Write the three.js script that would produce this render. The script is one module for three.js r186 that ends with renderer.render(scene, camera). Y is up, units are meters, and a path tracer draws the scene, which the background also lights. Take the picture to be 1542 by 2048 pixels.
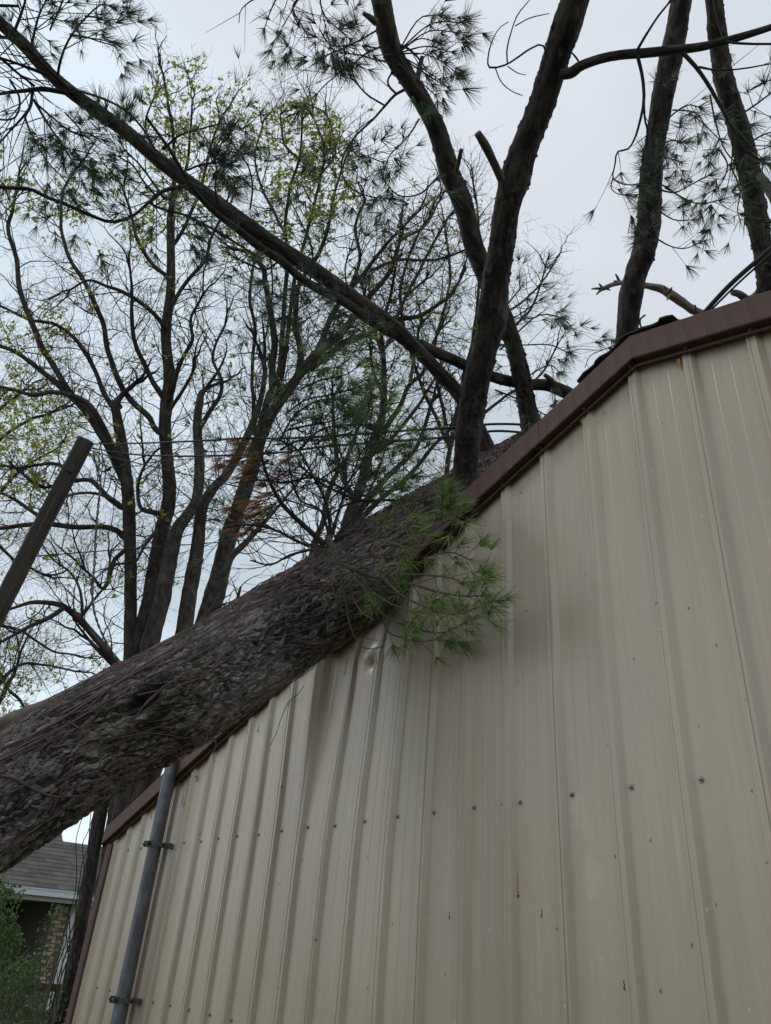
import * as THREE from 'three';
import { mergeGeometries } from 'three/addons/utils/BufferGeometryUtils.js';

// ------------------------------------------------------------------ camera
const scene = new THREE.Scene();
const V = (x, y, z) => new THREE.Vector3(x, y, z);
const F = 1493, CX = 771, CY = 1024, EYE = V(0, 1.65, 0);
const up = V(209, 2524, -F).normalize();                       // vanishing point of the verticals
const ax = V(1301, 776, F).normalize();                        // minus the vanishing point of the wall's horizontals
ax.addScaledVector(up, -ax.dot(up)).normalize();
const az = new THREE.Vector3().crossVectors(ax, up);
const ROT = new THREE.Matrix4().set(ax.x, ax.y, ax.z, 0, up.x, up.y, up.z, 0, az.x, az.y, az.z, 0, 0, 0, 0, 1);
const camera = new THREE.PerspectiveCamera(2 * Math.atan(1024 / F) * 180 / Math.PI, 771 / 1024, 0.05, 2000);
camera.position.copy(EYE);
camera.quaternion.setFromRotationMatrix(ROT);
camera.updateMatrixWorld(true);

// ------------------------------------------------------------------ helpers: random, noise
function rng(seed) { let a = seed >>> 0; return () => { a = (a + 0x6d2b79f5) | 0; let t = Math.imul(a ^ (a >>> 15), 1 | a); t = (t + Math.imul(t ^ (t >>> 7), 61 | t)) ^ t; return ((t ^ (t >>> 14)) >>> 0) / 4294967296; }; }
const hash = (x, y, z) => { let h = Math.imul(x | 0, 374761393) ^ Math.imul(y | 0, 668265263) ^ Math.imul(z | 0, 2147483647 - 1274126177); h = Math.imul(h ^ (h >>> 13), 1274126177); h = Math.imul(h ^ (h >>> 16), 2246822519); return ((h ^ (h >>> 15)) >>> 0) / 4294967296; };
const sm = (a, b, x) => { const t = Math.min(1, Math.max(0, (x - a) / (b - a))); return t * t * (3 - 2 * t); };
const mix = (a, b, t) => a + (b - a) * t;
function vnoise(x, y, z) {
  const ix = Math.floor(x), iy = Math.floor(y), iz = Math.floor(z); let fx = x - ix, fy = y - iy, fz = z - iz;
  fx = fx * fx * (3 - 2 * fx); fy = fy * fy * (3 - 2 * fy); fz = fz * fz * (3 - 2 * fz);
  const c = (a, b, d) => hash(ix + a, iy + b, iz + d);
  return mix(mix(mix(c(0, 0, 0), c(1, 0, 0), fx), mix(c(0, 1, 0), c(1, 1, 0), fx), fy), mix(mix(c(0, 0, 1), c(1, 0, 1), fx), mix(c(0, 1, 1), c(1, 1, 1), fx), fy), fz);
}
const fbm = (x, y, z, o = 4) => { let s = 0, a = 0.5, n = 0; for (let i = 0; i < o; i++) { s += a * vnoise(x, y, z + i * 17); n += a; x *= 2.03; y *= 2.03; z *= 2.03; a *= 0.5; } return s / n; };
function worley(x, y, k, jit = 0.9) {                          // nearest two cell points: distances, id and offset of the nearest
  const ix = Math.floor(x), iy = Math.floor(y); let f1 = 9, f2 = 9, id = 0, ox = 0, oy = 0;
  for (let j = -1; j < 2; j++) for (let i = -1; i < 2; i++) {
    const cx = ix + i, cy = iy + j, px = cx + 0.5 + (hash(cx, cy, k) - 0.5) * jit, py = cy + 0.5 + (hash(cx, cy, k + 7) - 0.5) * jit;
    const dx = x - px, dy = y - py, d = Math.sqrt(dx * dx + dy * dy);
    if (d < f1) { f2 = f1; f1 = d; id = hash(cx, cy, k + 13); ox = dx; oy = dy; } else if (d < f2) f2 = d;
  }
  return [f1, f2, id, ox, oy];
}

// ------------------------------------------------------------------ sky, sun, exposure
const renderer = new THREE.WebGLRenderer({ antialias: true });
renderer.toneMapping = THREE.LinearToneMapping;
renderer.toneMappingExposure = 1.0;
renderer.shadowMap.enabled = true;
{
  const W = 1024, H = 512, data = new Float32Array(W * H * 4);
  for (let r = 0; r < H; r++) for (let c = 0; c < W; c++) {
    const el = ((r + 0.5) / H - 0.5) * Math.PI, a = ((c + 0.5) / W - 0.5) * 2 * Math.PI;
    const x = Math.cos(a) * Math.cos(el), y = Math.sin(el), z = Math.sin(a) * Math.cos(el);
    const k = 1 / (Math.max(y, 0) + 0.35), n = fbm(x * k * 1.7 + 5, y * 2 + 3, z * k * 1.7, 5), n2 = fbm(x * k * 0.8 + 2, 9, z * k * 0.8, 3);
    const L = 0.715 + 0.40 * (1 - Math.max(y, 0)) ** 2 + 0.72 * (n - 0.5) + 0.45 * (n2 - 0.5), cool = sm(0.22, 0.52, 0.14 * x + fbm(x * k * 0.9 + 11, 1, z * k * 0.9 + 4, 3));
    const o = (r * W + c) * 4, g = y < 0 ? 0.5 : 1;
    data[o] = L * mix(0.94, 0.865, cool) * g; data[o + 1] = L * mix(0.97, 1.01, cool) * g; data[o + 2] = L * mix(1.06, 1.13, cool) * g; data[o + 3] = 1;
  }
  const t = new THREE.DataTexture(data, W, H, THREE.RGBAFormat, THREE.FloatType);
  t.mapping = THREE.EquirectangularReflectionMapping; t.magFilter = THREE.LinearFilter; t.minFilter = THREE.LinearFilter; t.wrapS = THREE.RepeatWrapping; t.needsUpdate = true;
  scene.background = t; scene.environment = t;
}
const sun = new THREE.DirectionalLight(new THREE.Color(1, 0.97, 0.92), 0.6);
sun.position.set(-4 - 24, 2 + 27, -3 + 15); sun.target.position.set(-4, 2, -3); sun.castShadow = true; sun.shadow.radius = 40;
Object.assign(sun.shadow.camera, { left: -25, right: 25, top: 25, bottom: -25, near: 1, far: 90 }); sun.shadow.mapSize.set(2048, 2048);
scene.add(sun, sun.target);

// ------------------------------------------------------------------ helpers: points and meshes
const ray = (px, py) => V((px - CX) / F, (CY - py) / F, -1).applyMatrix4(ROT);
const at = (px, py, d) => ray(px, py).multiplyScalar(d).add(EYE);                       // a pixel of the photograph at a depth
const atZ = (px, py, z) => { const r = ray(px, py); return r.multiplyScalar(z / r.z).add(EYE); };
const atX = (px, py, x) => { const r = ray(px, py); return r.multiplyScalar(x / r.x).add(EYE); };
const names = new Map();
const numbered = (n) => { const k = names.get(n) ?? 0; names.set(n, k + 1); return k ? `${n}_${String(k).padStart(3, '0')}` : n; };
function tag(o, label, category, group, kind) { if (label) o.userData.label = label; if (category) o.userData.category = category; if (group) o.userData.group = group; if (kind) o.userData.kind = kind; return o; }
function thing(name, label, category, base, group) { const g = new THREE.Group(); g.name = numbered(name); g.position.copy(base); scene.add(g); return tag(g, label, category, group); }
class MB {                                                     // collects pieces, builds ONE named mesh
  constructor() { this.p = []; this.n = []; this.c = []; this.u = []; this.i = []; this.hasC = false; }
  get count() { return this.p.length / 3; }
  vert(p, n, u = 0, v = 0, c) { this.p.push(p.x, p.y, p.z); this.n.push(n.x, n.y, n.z); this.u.push(u, v); if (c) { this.hasC = true; this.c.push(c[0], c[1], c[2]); } else this.c.push(1, 1, 1); return this.count - 1; }
  quad(a, b, c, d, col) { const n = V().subVectors(b, a).cross(V().subVectors(d, a)).normalize(), k = this.count; const w = a.distanceTo(b), h = a.distanceTo(d); this.vert(a, n, 0, 0, col); this.vert(b, n, w, 0, col); this.vert(c, n, w, h, col); this.vert(d, n, 0, h, col); this.i.push(k, k + 1, k + 2, k, k + 2, k + 3); }
  tri(a, b, c, col) { const n = V().subVectors(b, a).cross(V().subVectors(c, a)).normalize(), k = this.count; this.vert(a, n, 0, 0, col); this.vert(b, n, 1, 0, col); this.vert(c, n, 0, 1, col); this.i.push(k, k + 1, k + 2); }
  geo(g, m) { if (m) g = g.clone().applyMatrix4(m); const k = this.count, P = g.attributes.position, N = g.attributes.normal, U = g.attributes.uv; for (let i = 0; i < P.count; i++) this.vert(V(P.getX(i), P.getY(i), P.getZ(i)), V(N.getX(i), N.getY(i), N.getZ(i)), U ? U.getX(i) : 0, U ? U.getY(i) : 0); if (g.index) for (const j of g.index.array) this.i.push(j + k); else for (let j = 0; j < P.count; j++) this.i.push(j + k); return this; }
  box(c, x, y, z, hx, hy, hz) {                                // centre, three axes, half sizes, slightly chamfered look left to real geometry where large
    const q = (sx, sy, sz) => c.clone().addScaledVector(x, sx * hx).addScaledVector(y, sy * hy).addScaledVector(z, sz * hz);
    this.quad(q(-1, -1, 1), q(1, -1, 1), q(1, 1, 1), q(-1, 1, 1)); this.quad(q(1, -1, -1), q(-1, -1, -1), q(-1, 1, -1), q(1, 1, -1));
    this.quad(q(1, -1, 1), q(1, -1, -1), q(1, 1, -1), q(1, 1, 1)); this.quad(q(-1, -1, -1), q(-1, -1, 1), q(-1, 1, 1), q(-1, 1, -1));
    this.quad(q(-1, 1, 1), q(1, 1, 1), q(1, 1, -1), q(-1, 1, -1)); this.quad(q(-1, -1, -1), q(1, -1, -1), q(1, -1, 1), q(-1, -1, 1)); return this;
  }
  tube(pts, rad, sides = 5, { cap = true, col, bump } = {}) {
    const n = pts.length, k0 = this.count, T = V(), N = V(), B = V(); let len = 0;
    T.subVectors(pts[1], pts[0]).normalize(); N.set(0.31, 0.21, 0.93).cross(T); if (N.lengthSq() < 1e-4) N.set(1, 0, 0).cross(T); N.normalize();
    for (let i = 0; i < n; i++) {
      T.subVectors(pts[Math.min(i + 1, n - 1)], pts[Math.max(i - 1, 0)]).normalize();
      N.addScaledVector(T, -N.dot(T)).normalize(); B.crossVectors(T, N);
      if (i) len += pts[i].distanceTo(pts[i - 1]);
      for (let j = 0; j <= sides; j++) {
        const a = j / sides * Math.PI * 2, d = V().addScaledVector(N, Math.cos(a)).addScaledVector(B, Math.sin(a));
        const r = rad[i] + (bump ? bump(len, j === sides ? 0 : a, i) : 0), cc = typeof col === 'function' ? col(len, j === sides ? 0 : a, i) : col;
        this.vert(pts[i].clone().addScaledVector(d, r), d, len, a * rad[i], cc);
      }
    }
    for (let i = 0; i < n - 1; i++) for (let j = 0; j < sides; j++) { const a = k0 + i * (sides + 1) + j, b = a + sides + 1; this.i.push(a, a + 1, b, a + 1, b + 1, b); }
    if (cap) for (const [row, s] of [[0, -1], [n - 1, 1]]) { const d = V().subVectors(pts[row], pts[row ? row - 1 : 1]).normalize(), c = this.vert(pts[row], d, 0, 0, typeof col === 'function' ? col(0, 0, row) : col), b = k0 + row * (sides + 1); for (let j = 0; j < sides; j++) s > 0 ? this.i.push(c, b + j, b + j + 1) : this.i.push(c, b + j + 1, b + j); }
    return this;
  }
  build(name, mat, parent, { base = parent.isScene ? V(0, 0, 0) : null, recompute = false } = {}) {
    if (!this.count) return null;
    let o = parent; const off = V(0, 0, 0); while (o && !o.isScene) { off.add(o.position); o = o.parent; }
    const P = new Float32Array(this.p); for (let i = 0; i < P.length; i += 3) { P[i] -= off.x; P[i + 1] -= off.y; P[i + 2] -= off.z; }
    const g = new THREE.BufferGeometry(); g.setAttribute('position', new THREE.BufferAttribute(P, 3)); g.setAttribute('normal', new THREE.BufferAttribute(new Float32Array(this.n), 3)); g.setAttribute('uv', new THREE.BufferAttribute(new Float32Array(this.u), 2));
    if (this.hasC) g.setAttribute('color', new THREE.BufferAttribute(new Float32Array(this.c), 3));
    g.setIndex(this.count > 65535 ? new THREE.BufferAttribute(new Uint32Array(this.i), 1) : new THREE.BufferAttribute(new Uint16Array(this.i), 1));
    if (recompute) g.computeVertexNormals();
    const m = new THREE.Mesh(g, mat); m.name = parent.isScene ? numbered(name) : name; m.castShadow = m.receiveShadow = true; parent.add(m); return m;
  }
}
const crv = (pts, n) => new THREE.CatmullRomCurve3(pts, false, 'centripetal').getPoints(n);
function smoothRad(rs, n) { const o = []; for (let i = 0; i <= n; i++) { const t = i / n * (rs.length - 1), k = Math.min(Math.floor(t), rs.length - 2); o.push(mix(rs[k], rs[k + 1], t - k)); } return o; }
// a traced limb: [px, py, radius in px] with depth going d0 -> d1 by arc; returns points and radii
function trace(list, d0, d1, step = 0.12) {
  let L = [0]; for (let i = 1; i < list.length; i++) L.push(L[i - 1] + Math.hypot(list[i][0] - list[i - 1][0], list[i][1] - list[i - 1][1]));
  const tot = L[L.length - 1], pts = [], rs = [];
  list.forEach((q, i) => { const d = typeof d0 === 'function' ? d0(q[0], q[1], L[i] / tot) : mix(d0, d1, L[i] / tot); pts.push(at(q[0], q[1], d)); rs.push(q[2] * d / F); });
  const c = new THREE.CatmullRomCurve3(pts, false, 'centripetal'), n = Math.max(list.length * 2, Math.round(c.getLength() / step));
  return { pts: c.getPoints(n), rad: smoothRad(rs, n) };
}

// ------------------------------------------------------------------ materials
const std = (o) => new THREE.MeshStandardMaterial({ side: THREE.DoubleSide, ...o });
const lin = (r, g, b) => new THREE.Color().setRGB(r, g, b);
function noiseTex(w, h, f, srgb) { const d = new Uint8Array(w * h * 4); for (let y = 0; y < h; y++) for (let x = 0; x < w; x++) { const c = f(x / w, y / h, x, y), o = (y * w + x) * 4; d[o] = c[0] * 255; d[o + 1] = c[1] * 255; d[o + 2] = c[2] * 255; d[o + 3] = 255; } const t = new THREE.DataTexture(d, w, h); t.magFilter = THREE.LinearFilter; t.minFilter = THREE.LinearMipmapLinearFilter; t.generateMipmaps = true; t.wrapS = t.wrapT = THREE.RepeatWrapping; if (srgb) t.colorSpace = THREE.SRGBColorSpace; t.needsUpdate = true; return t; }
const M = {
  bark: std({ vertexColors: true, roughness: 0.95 }),
  twig: std({ color: lin(0.026, 0.020, 0.017), roughness: 0.9 }),
  farTwig: std({ color: lin(0.028, 0.022, 0.020), roughness: 0.95 }),
  paleTwig: std({ color: lin(0.13, 0.105, 0.08), roughness: 0.9 }),
  vine: std({ color: lin(0.13, 0.082, 0.068), roughness: 0.9 }),
  needle: new THREE.MeshPhysicalMaterial({ color: lin(0.06, 0.10, 0.04), roughness: 0.7, transmission: 0.3, thickness: 0, side: THREE.DoubleSide }),
  brownNeedle: new THREE.MeshPhysicalMaterial({ color: lin(0.34, 0.16, 0.06), roughness: 0.8, transmission: 0.25, thickness: 0, side: THREE.DoubleSide }),
  leaf: new THREE.MeshPhysicalMaterial({ color: lin(0.40, 0.44, 0.07), roughness: 0.8, transmission: 0.55, thickness: 0, side: THREE.DoubleSide }),
  shrubLeaf: new THREE.MeshPhysicalMaterial({ color: lin(0.10, 0.20, 0.04), roughness: 0.7, transmission: 0.35, thickness: 0, side: THREE.DoubleSide }),
  cable: std({ color: lin(0.012, 0.012, 0.013), roughness: 0.6 }),
};

// ------------------------------------------------------------------ ground
{
  const tx = noiseTex(512, 512, (u, v) => { const n = fbm(u * 14, v * 14, 1, 5), m = fbm(u * 60, v * 60, 4, 3), k = sm(0.4, 0.6, n); return [mix(0.30, 0.36, k) + (m - 0.5) * 0.2, mix(0.33, 0.32, k) + (m - 0.5) * 0.2, mix(0.20, 0.25, k) + (m - 0.5) * 0.16]; }, true);
  tx.repeat.set(300, 300);
  const g = new THREE.PlaneGeometry(1600, 1600, 1, 1).rotateX(-Math.PI / 2), m = new THREE.Mesh(g, std({ map: tx, roughness: 1 }));
  m.name = 'ground'; m.receiveShadow = true; m.userData.kind = 'structure'; scene.add(m);
}

// ------------------------------------------------------------------ the metal building
const ZW = -2.68, XC = -7.84, XR = -1.62, XE = 4.6, SL = 0.313, SR = 0.335, YB = 0.05, PITCH = 0.3046, SCREW0 = -1.603;
const YR = 2.364 + SL * (XR - XC);
const rakeY = (x) => -0.05 * Math.exp(-(((x + 3.75) / 0.25) ** 2)) + (x < XR ? 2.364 + SL * (x - XC) : YR - SR * (x - XR));           // lower edge of the rake trim
const dent = (x, y) => {                                         // how far the fallen trunk pushed the wall in
  const a = sm(2.0, 3.55, y), s = sm(-4.46, -4.32, x) * (1 - 0.25 * sm(-4.3, -3.7, x)) * (1 - sm(-3.9, -2.7, x));
  const crumple = 0.028 * Math.exp(-(((x + 3.93) / 0.09) ** 2) - (((y - 3.36) / 0.05) ** 2)) - 0.02 * Math.exp(-(((x + 3.86) / 0.07) ** 2) - (((y - 3.27) / 0.035) ** 2));
  const lean = 0.03 * sm(-5.4, -4.46, x) * (1 - sm(-4.44, -4.34, x)) * sm(2.3, 3.3, y);
  return -0.095 * a * s + crumple + lean * 0.6 + 0.005 * (fbm(x * 1.3, y * 0.8, 3, 2) - 0.5) * 2;
};
const building = thing('metal_building', 'tan ribbed metal building with brown trim and dented gable wall', 'building', V(XC, 0, ZW));
const SPOTS = [[1155, 1622, 0.045, 0.085, 1], [1176, 1662, 0.03, 0.055, 1], [1184, 1752, 0.055, 0.085, 1.1], [1357, 1715, 0.012, 0.16, 0.9], [1348, 1880, 0.010, 0.14, 0.6], [1095, 1850, 0.012, 0.2, 0.6], [1078, 1930, 0.008, 0.3, 0.7], [755, 1560, 0.014, 0.22, 0.9], [700, 1590, 0.03, 0.22, 0.6], [720, 1650, 0.012, 0.2, 0.7], [1100, 1255, 0.02, 0.03, 1], [960, 1640, 0.02, 0.12, 0.5], [1290, 1180, 0.02, 0.3, 0.4]].map(([px, py, rx, ry, k]) => { const p = atZ(px, py, ZW); return [p.x, p.y, rx, ry, k]; });
const wallTex = noiseTex(2048, 1024, (u, v) => {
  const x = u * 8.4, y = v * 4.4;
  let t = 1 + (fbm(x * 9, y * 0.5, 2, 4) - 0.5) * 0.09 + (fbm(x * 60, y * 3, 5, 4) - 0.5) * 0.05 + (fbm(x * 160, y * 90, 9, 2) - 0.5) * 0.03 + (fbm(x * 1.1, y * 1.1, 8, 3) - 0.5) * 0.12;
  let r = 0.735 * t, g = 0.665 * t, b = 0.578 * t;
  for (const [cx, cy, rx, ry, k] of SPOTS) { const e = ((x - 8 - cx) / rx) ** 2 + ((y - cy) / ry) ** 2; if (e < 1.6) { const n = vnoise(x * 34, y * 30, 7) + 0.5 * vnoise(x * 80, y * 70, 2), q = (1 - sm(0.35, 1.2, e + 0.9 * (n - 0.75))) * k * (0.25 + 0.9 * vnoise(x * 30, y * 22, 5)); r += q * 0.038; g += q * 0.044; b += q * 0.048; } }
  { const u0 = (((x - 8 - SCREW0 + 0.056 + 0.038) % PITCH) + PITCH) % PITCH, n = fbm(x * 4, y * 5, 13, 4); if (u0 < 0.011 * (0.3 + n)) { const q = sm(0.3, 0.6, n) * 0.8; r *= 1 - 0.16 * q; g *= 1 - 0.22 * q; b *= 1 - 0.30 * q; } }
  const gr = sm(0.56, 0.75, fbm(x * 3 + 9, y * 0.7, 12, 3)); r = mix(r, 0.62, gr * 0.06); g = mix(g, 0.58, gr * 0.06); b = mix(b, 0.48, gr * 0.06);
  const w = worley(x * 7, y * 4.2, 5, 1), rr = 0.02 + 0.035 * hash(Math.floor(w[2] * 9999), 1, 2); if (w[2] > 0.72 && w[0] < rr * 0.62 + 0.02 * (vnoise(x * 90, y * 60, 3) - 0.5)) { r *= 0.62; g *= 0.55; b *= 0.46; }   // fly specks
  const w3 = worley(x * 5.3, y * 4.1, 21, 1); if (w3[2] > 0.8 && w3[0] < 0.016) { r = g = 0.86; b = 0.82; }
  return [Math.min(1, r), Math.min(1, g), Math.min(1, b)];
}, true);
M.wall = new THREE.MeshPhysicalMaterial({ map: wallTex, roughness: 0.38, clearcoat: 0.4, clearcoatRoughness: 0.3, side: THREE.DoubleSide });
M.trim = std({ color: lin(0.14, 0.068, 0.049), roughness: 0.68, map: noiseTex(512, 256, (u, v) => { const n = fbm(u * 9, v * 5, 3, 5), m = fbm(u * 60, v * 26, 8, 3), w = worley(u * 26, v * 11, 6, 1); let k = 0.86 + 0.26 * (n - 0.5) + 0.14 * (m - 0.5); const sp = w[2] > 0.7 && w[0] < 0.05 + 0.05 * m; return sp ? [k * 1.12, k * 1.14, k * 1.12] : [k, k * (0.98 + 0.05 * (n - 0.5)), k * 0.98]; }, true) });
{
  const rc = (k) => SCREW0 - 0.056 - PITCH * k;                // rib centre k, counted leftwards from the ridge
  const ribH = 0.024;
  const prof = (c) => {                                        // x, height of one pitch, from this rib's left foot to the next one
    const o = [[-0.036, 0], [-0.027, ribH], [-0.017, ribH + 0.0008], [-0.015, ribH - 0.0025], [0.003, ribH - 0.0025], [0.005, ribH], [0.014, ribH], [0.034, 0]];
    for (const m of [0.115, 0.20]) o.push([m - 0.021, 0], [m - 0.016, 0.0011], [m + 0.016, 0.0011], [m + 0.021, 0]);
    return o.map(([x, h]) => [c + x, h]);
  };
  const last = 20, first = -19;
  for (let k = last; k > first; k -= 3) {
    let xs = k === last ? [[XC + 0.01, 0]] : [];
    for (let j = 0; j < 3; j++) {  xs.push(...prof(rc(k - j))); }
    const nx = rc(k - 3); xs.push([nx - 0.036, 0], [nx - 0.027, ribH], [nx - 0.004, ribH]);
    xs = xs.filter((q) => q[0] < XE && q[0] > XC + 0.008);
    if (xs.length < 2) continue;
    const x0 = xs[0][0], x1 = xs[xs.length - 1][0], near = x1 > -5.7 && x0 < -2.3, fine = near ? 70 : 12, m = new MB(), jog = (k % 6 === 0 ? 0.0012 : 0);
    const ys = (x, t) => { const top = rakeY(x) + 0.06; return YB + (top - YB) * (near ? 1 - (1 - t) ** 1.35 : t); };
    const rows = (x, h, t) => { const y = ys(x, t); const flat = near ? 1 - 0.85 * Math.exp(-(((x + 3.86) / 0.10) ** 2)) * sm(3.30, 3.36, y) : 1; const lx = near && x > -4.4 && x < -3 ? 0.05 * sm(3.3, 3.6, y) * sm(-4.4, -4.2, x) * (1 - sm(-3.6, -3.1, x)) : 0; return V(x + lx, y, ZW + h * flat + jog + (near || Math.abs(x) < 9 ? dent(x, y) : 0)); };
    for (let i = 0; i < xs.length - 1; i++) {
      const [xa, ha] = xs[i], [xb, hb] = xs[i + 1], nsub = near && xb - xa > 0.05 ? 3 : 1;
      for (let q = 0; q < nsub; q++) {
        const xA = mix(xa, xb, q / nsub), xB = mix(xa, xb, (q + 1) / nsub), hA = mix(ha, hb, q / nsub), hB = mix(ha, hb, (q + 1) / nsub), b0 = m.count;
        for (let r = 0; r <= fine; r++) for (const [x, h] of [[xA, hA], [xB, hB]]) {
          const p = rows(x, h, r / fine), e = 0.004, px = V().subVectors(rows(xB, hB, r / fine), rows(xA, hA, r / fine)), py = V().subVectors(rows(x, h, Math.min(1, r / fine + e)), rows(x, h, Math.max(0, r / fine - e)));
          m.vert(p, px.cross(py).normalize(), (p.x + 8) / 8.4, p.y / 4.4);
        }
        for (let r = 0; r < fine; r++) { const a = b0 + r * 2; m.i.push(a, a + 1, a + 3, a, a + 3, a + 2); }
      }
    }
    m.build('wall_panel', M.wall, building);
  }
  const tsm = std({ color: lin(0.07, 0.04, 0.035), roughness: 0.5 });
  // screws with washers along two girts
  const sg = mergeGeometries([new THREE.CylinderGeometry(0.011, 0.0125, 0.003, 14).translate(0, 0.0015, 0), new THREE.CylinderGeometry(0.0066, 0.0072, 0.008, 6).translate(0, 0.006, 0), new THREE.SphereGeometry(0.006, 8, 4, 0, 7, 0, 1.57).scale(1, 0.5, 1).translate(0, 0.0098, 0)]).rotateX(Math.PI / 2);
  const sm1 = std({ color: lin(0.30, 0.28, 0.25), roughness: 0.35, metalness: 0.7 }), R = rng(5);
  const addScrew = (x, y) => { const s = new THREE.Mesh(sg, sm1); s.name = 'screw'; s.castShadow = s.receiveShadow = true; s.position.set(x - XC, y, dent(x, y) + 0.0012); s.rotation.set((R() - 0.5) * 0.25, (R() - 0.5) * 0.25, R() * 6); building.add(s); };
  for (let k = 19; k > -8; k--) for (const y of [2.296, 1.227]) addScrew(SCREW0 - PITCH * k + (R() - 0.5) * 0.014, y + (R() - 0.5) * 0.012);
  for (let k = 20; k > -8; k--) { const x = SCREW0 - 0.056 - PITCH * k + 0.012; if (x < XC || (x > -4.3 && x < -3.5)) continue; const s = new THREE.Mesh(sg, tsm); s.scale.setScalar(0.75); s.name = 'screw'; s.castShadow = s.receiveShadow = true; s.position.set(x - XC, rakeY(x) + 0.016, 0.036 + 0.014); s.rotation.set((R() - 0.5) * 0.2, 0, R() * 6); building.add(s); }
  // rake trim: bent flashing, two slopes, pieces lapped
  const tp = [[0.0, 0], [0.012, -0.002], [0.016, 0.004], [0.016, 0.030], [0.060, 0.034], [0.064, 0.030], [0.068, 0.036], [0.066, 0.178], [0.060, 0.186], [-0.10, 0.192], [-0.10, 0.184], [0.0, 0.176]];
  const trimPiece = (x0, x1, proud, name = 'rake_trim') => {
    const m = new MB(), n = Math.max(2, Math.round((x1 - x0) / 0.1)), P = (q, x) => V(x, rakeY(x) + q[1] + (q[1] > 0.1 ? proud : 0) + 0.003 * (vnoise(x * 2.1, q[1] * 9, 4) - 0.5), ZW + 0.012 + q[0] * (1 + proud * 8) + proud + 0.004 * (vnoise(x * 1.7, q[1] * 6, 1) - 0.5) + (q[1] < 0.02 && q[0] < 0.02 ? ribLift(x) : 0) + Math.min(0, dentTrim(x)));
    for (let i = 0; i < tp.length; i++) {
      const a = tp[i], b = tp[(i + 1) % tp.length];
      for (let j = 0; j < n; j++) { const xa = mix(x0, x1, j / n), xb = mix(x0, x1, (j + 1) / n); m.quad(P(a, xa), P(a, xb), P(b, xb), P(b, xa)); }
    }
    for (const x of [x0, x1]) for (let i = 1; i < tp.length - 1; i++) m.tri(P(tp[0], x), P(tp[i], x), P(tp[i + 1], x));
    m.build(name, M.trim, building);
  };
  const ribLift = () => 0.022, dentTrim = (x) => -0.09 * Math.exp(-(((x + 3.85) / 0.32) ** 2));
  trimPiece(XC - 0.10, -4.9, 0); trimPiece(-4.95, -2.25, 0.0015); trimPiece(-2.3, XR, 0); trimPiece(XR, 1.2, 0.0012); trimPiece(1.15, XE, 0);
  // corner trim
  const ct = new MB(), cp = [[0.10, 0.006], [0.10, 0.040], [0.092, 0.046], [-0.02, 0.046], [-0.028, 0.038], [-0.028, -0.10], [-0.022, -0.10], [-0.018, 0.03], [0.09, 0.032]];
  for (let i = 0; i < cp.length; i++) { const a = cp[i], b = cp[(i + 1) % cp.length]; for (let j = 0; j < 8; j++) { const y0 = 0.02 + j * 0.293, y1 = y0 + 0.293; ct.quad(V(XC + a[0], y0, ZW + a[1]), V(XC + b[0], y0, ZW + b[1]), V(XC + b[0], y1, ZW + b[1]), V(XC + a[0], y1, ZW + a[1])); } }
  ct.build('corner_trim', M.trim, building);
  // eave gutter end behind the corner
  // roof, far walls
  const roofMat = std({ color: lin(0.10, 0.055, 0.045), roughness: 0.5 }), depth = 16;
  for (const [xa, xb, s] of [[XC - 0.12, XR, 1], [XR, XE + 0.12, -1]]) {
    const m = new MB(), Y = (x) => rakeY(x) + 0.115, xs = [xa]; for (let x = xa + 0.2; x < xb; x += 0.305) xs.push(x); xs.push(xb);
    const zf = (x) => ZW + 0.03 - 0.10 * Math.exp(-(((x + 3.85) / 0.32) ** 2));      // pushed back where the trunk lies
    for (let i = 0; i < xs.length - 1; i++) for (const [x0, x1] of [[xs[i], mix(xs[i], xs[i + 1], 0.5)], [mix(xs[i], xs[i + 1], 0.5), xs[i + 1]]]) {
      for (const dy of [0, -0.10]) m.quad(V(x0, Y(x0) + dy, zf(x0)), V(x1, Y(x1) + dy, zf(x1)), V(x1, Y(x1) + dy, ZW - depth), V(x0, Y(x0) + dy, ZW - depth));
      m.quad(V(x0, Y(x0) - 0.1, zf(x0)), V(x1, Y(x1) - 0.1, zf(x1)), V(x1, Y(x1), zf(x1)), V(x0, Y(x0), zf(x0)));
      m.quad(V(x0, Y(x0) - 0.1, ZW - depth), V(x1, Y(x1) - 0.1, ZW - depth), V(x1, Y(x1), ZW - depth), V(x0, Y(x0), ZW - depth));
    }
    const xo = s > 0 ? xa : xb; m.quad(V(xo, Y(xo) - 0.1, ZW + 0.03), V(xo, Y(xo), ZW + 0.03), V(xo, Y(xo), ZW - depth), V(xo, Y(xo) - 0.1, ZW - depth));
    for (let z = 0.6; z < depth; z += 0.305) m.box(V((xa + xb) / 2, Y((xa + xb) / 2) + 0.012, ZW - z), V(xb - xa, Y(xb) - Y(xa), 0).normalize(), V(0, 1, 0), V(0, 0, 1), Math.hypot(xb - xa, Y(xb) - Y(xa)) / 2, 0.013, 0.025);
    m.build('roof', roofMat, building);
  }
  const sw = new MB(); for (const x of [XC, XE]) sw.box(V(x + (x < 0 ? 0.02 : -0.02), 1.22, ZW - depth / 2 - 0.1), V(1, 0, 0), V(0, 1, 0), V(0, 0, 1), 0.02, x < 0 ? 1.18 : 1.05, depth / 2 - 0.15);
  sw.build('side_wall', M.wall, building);
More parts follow.
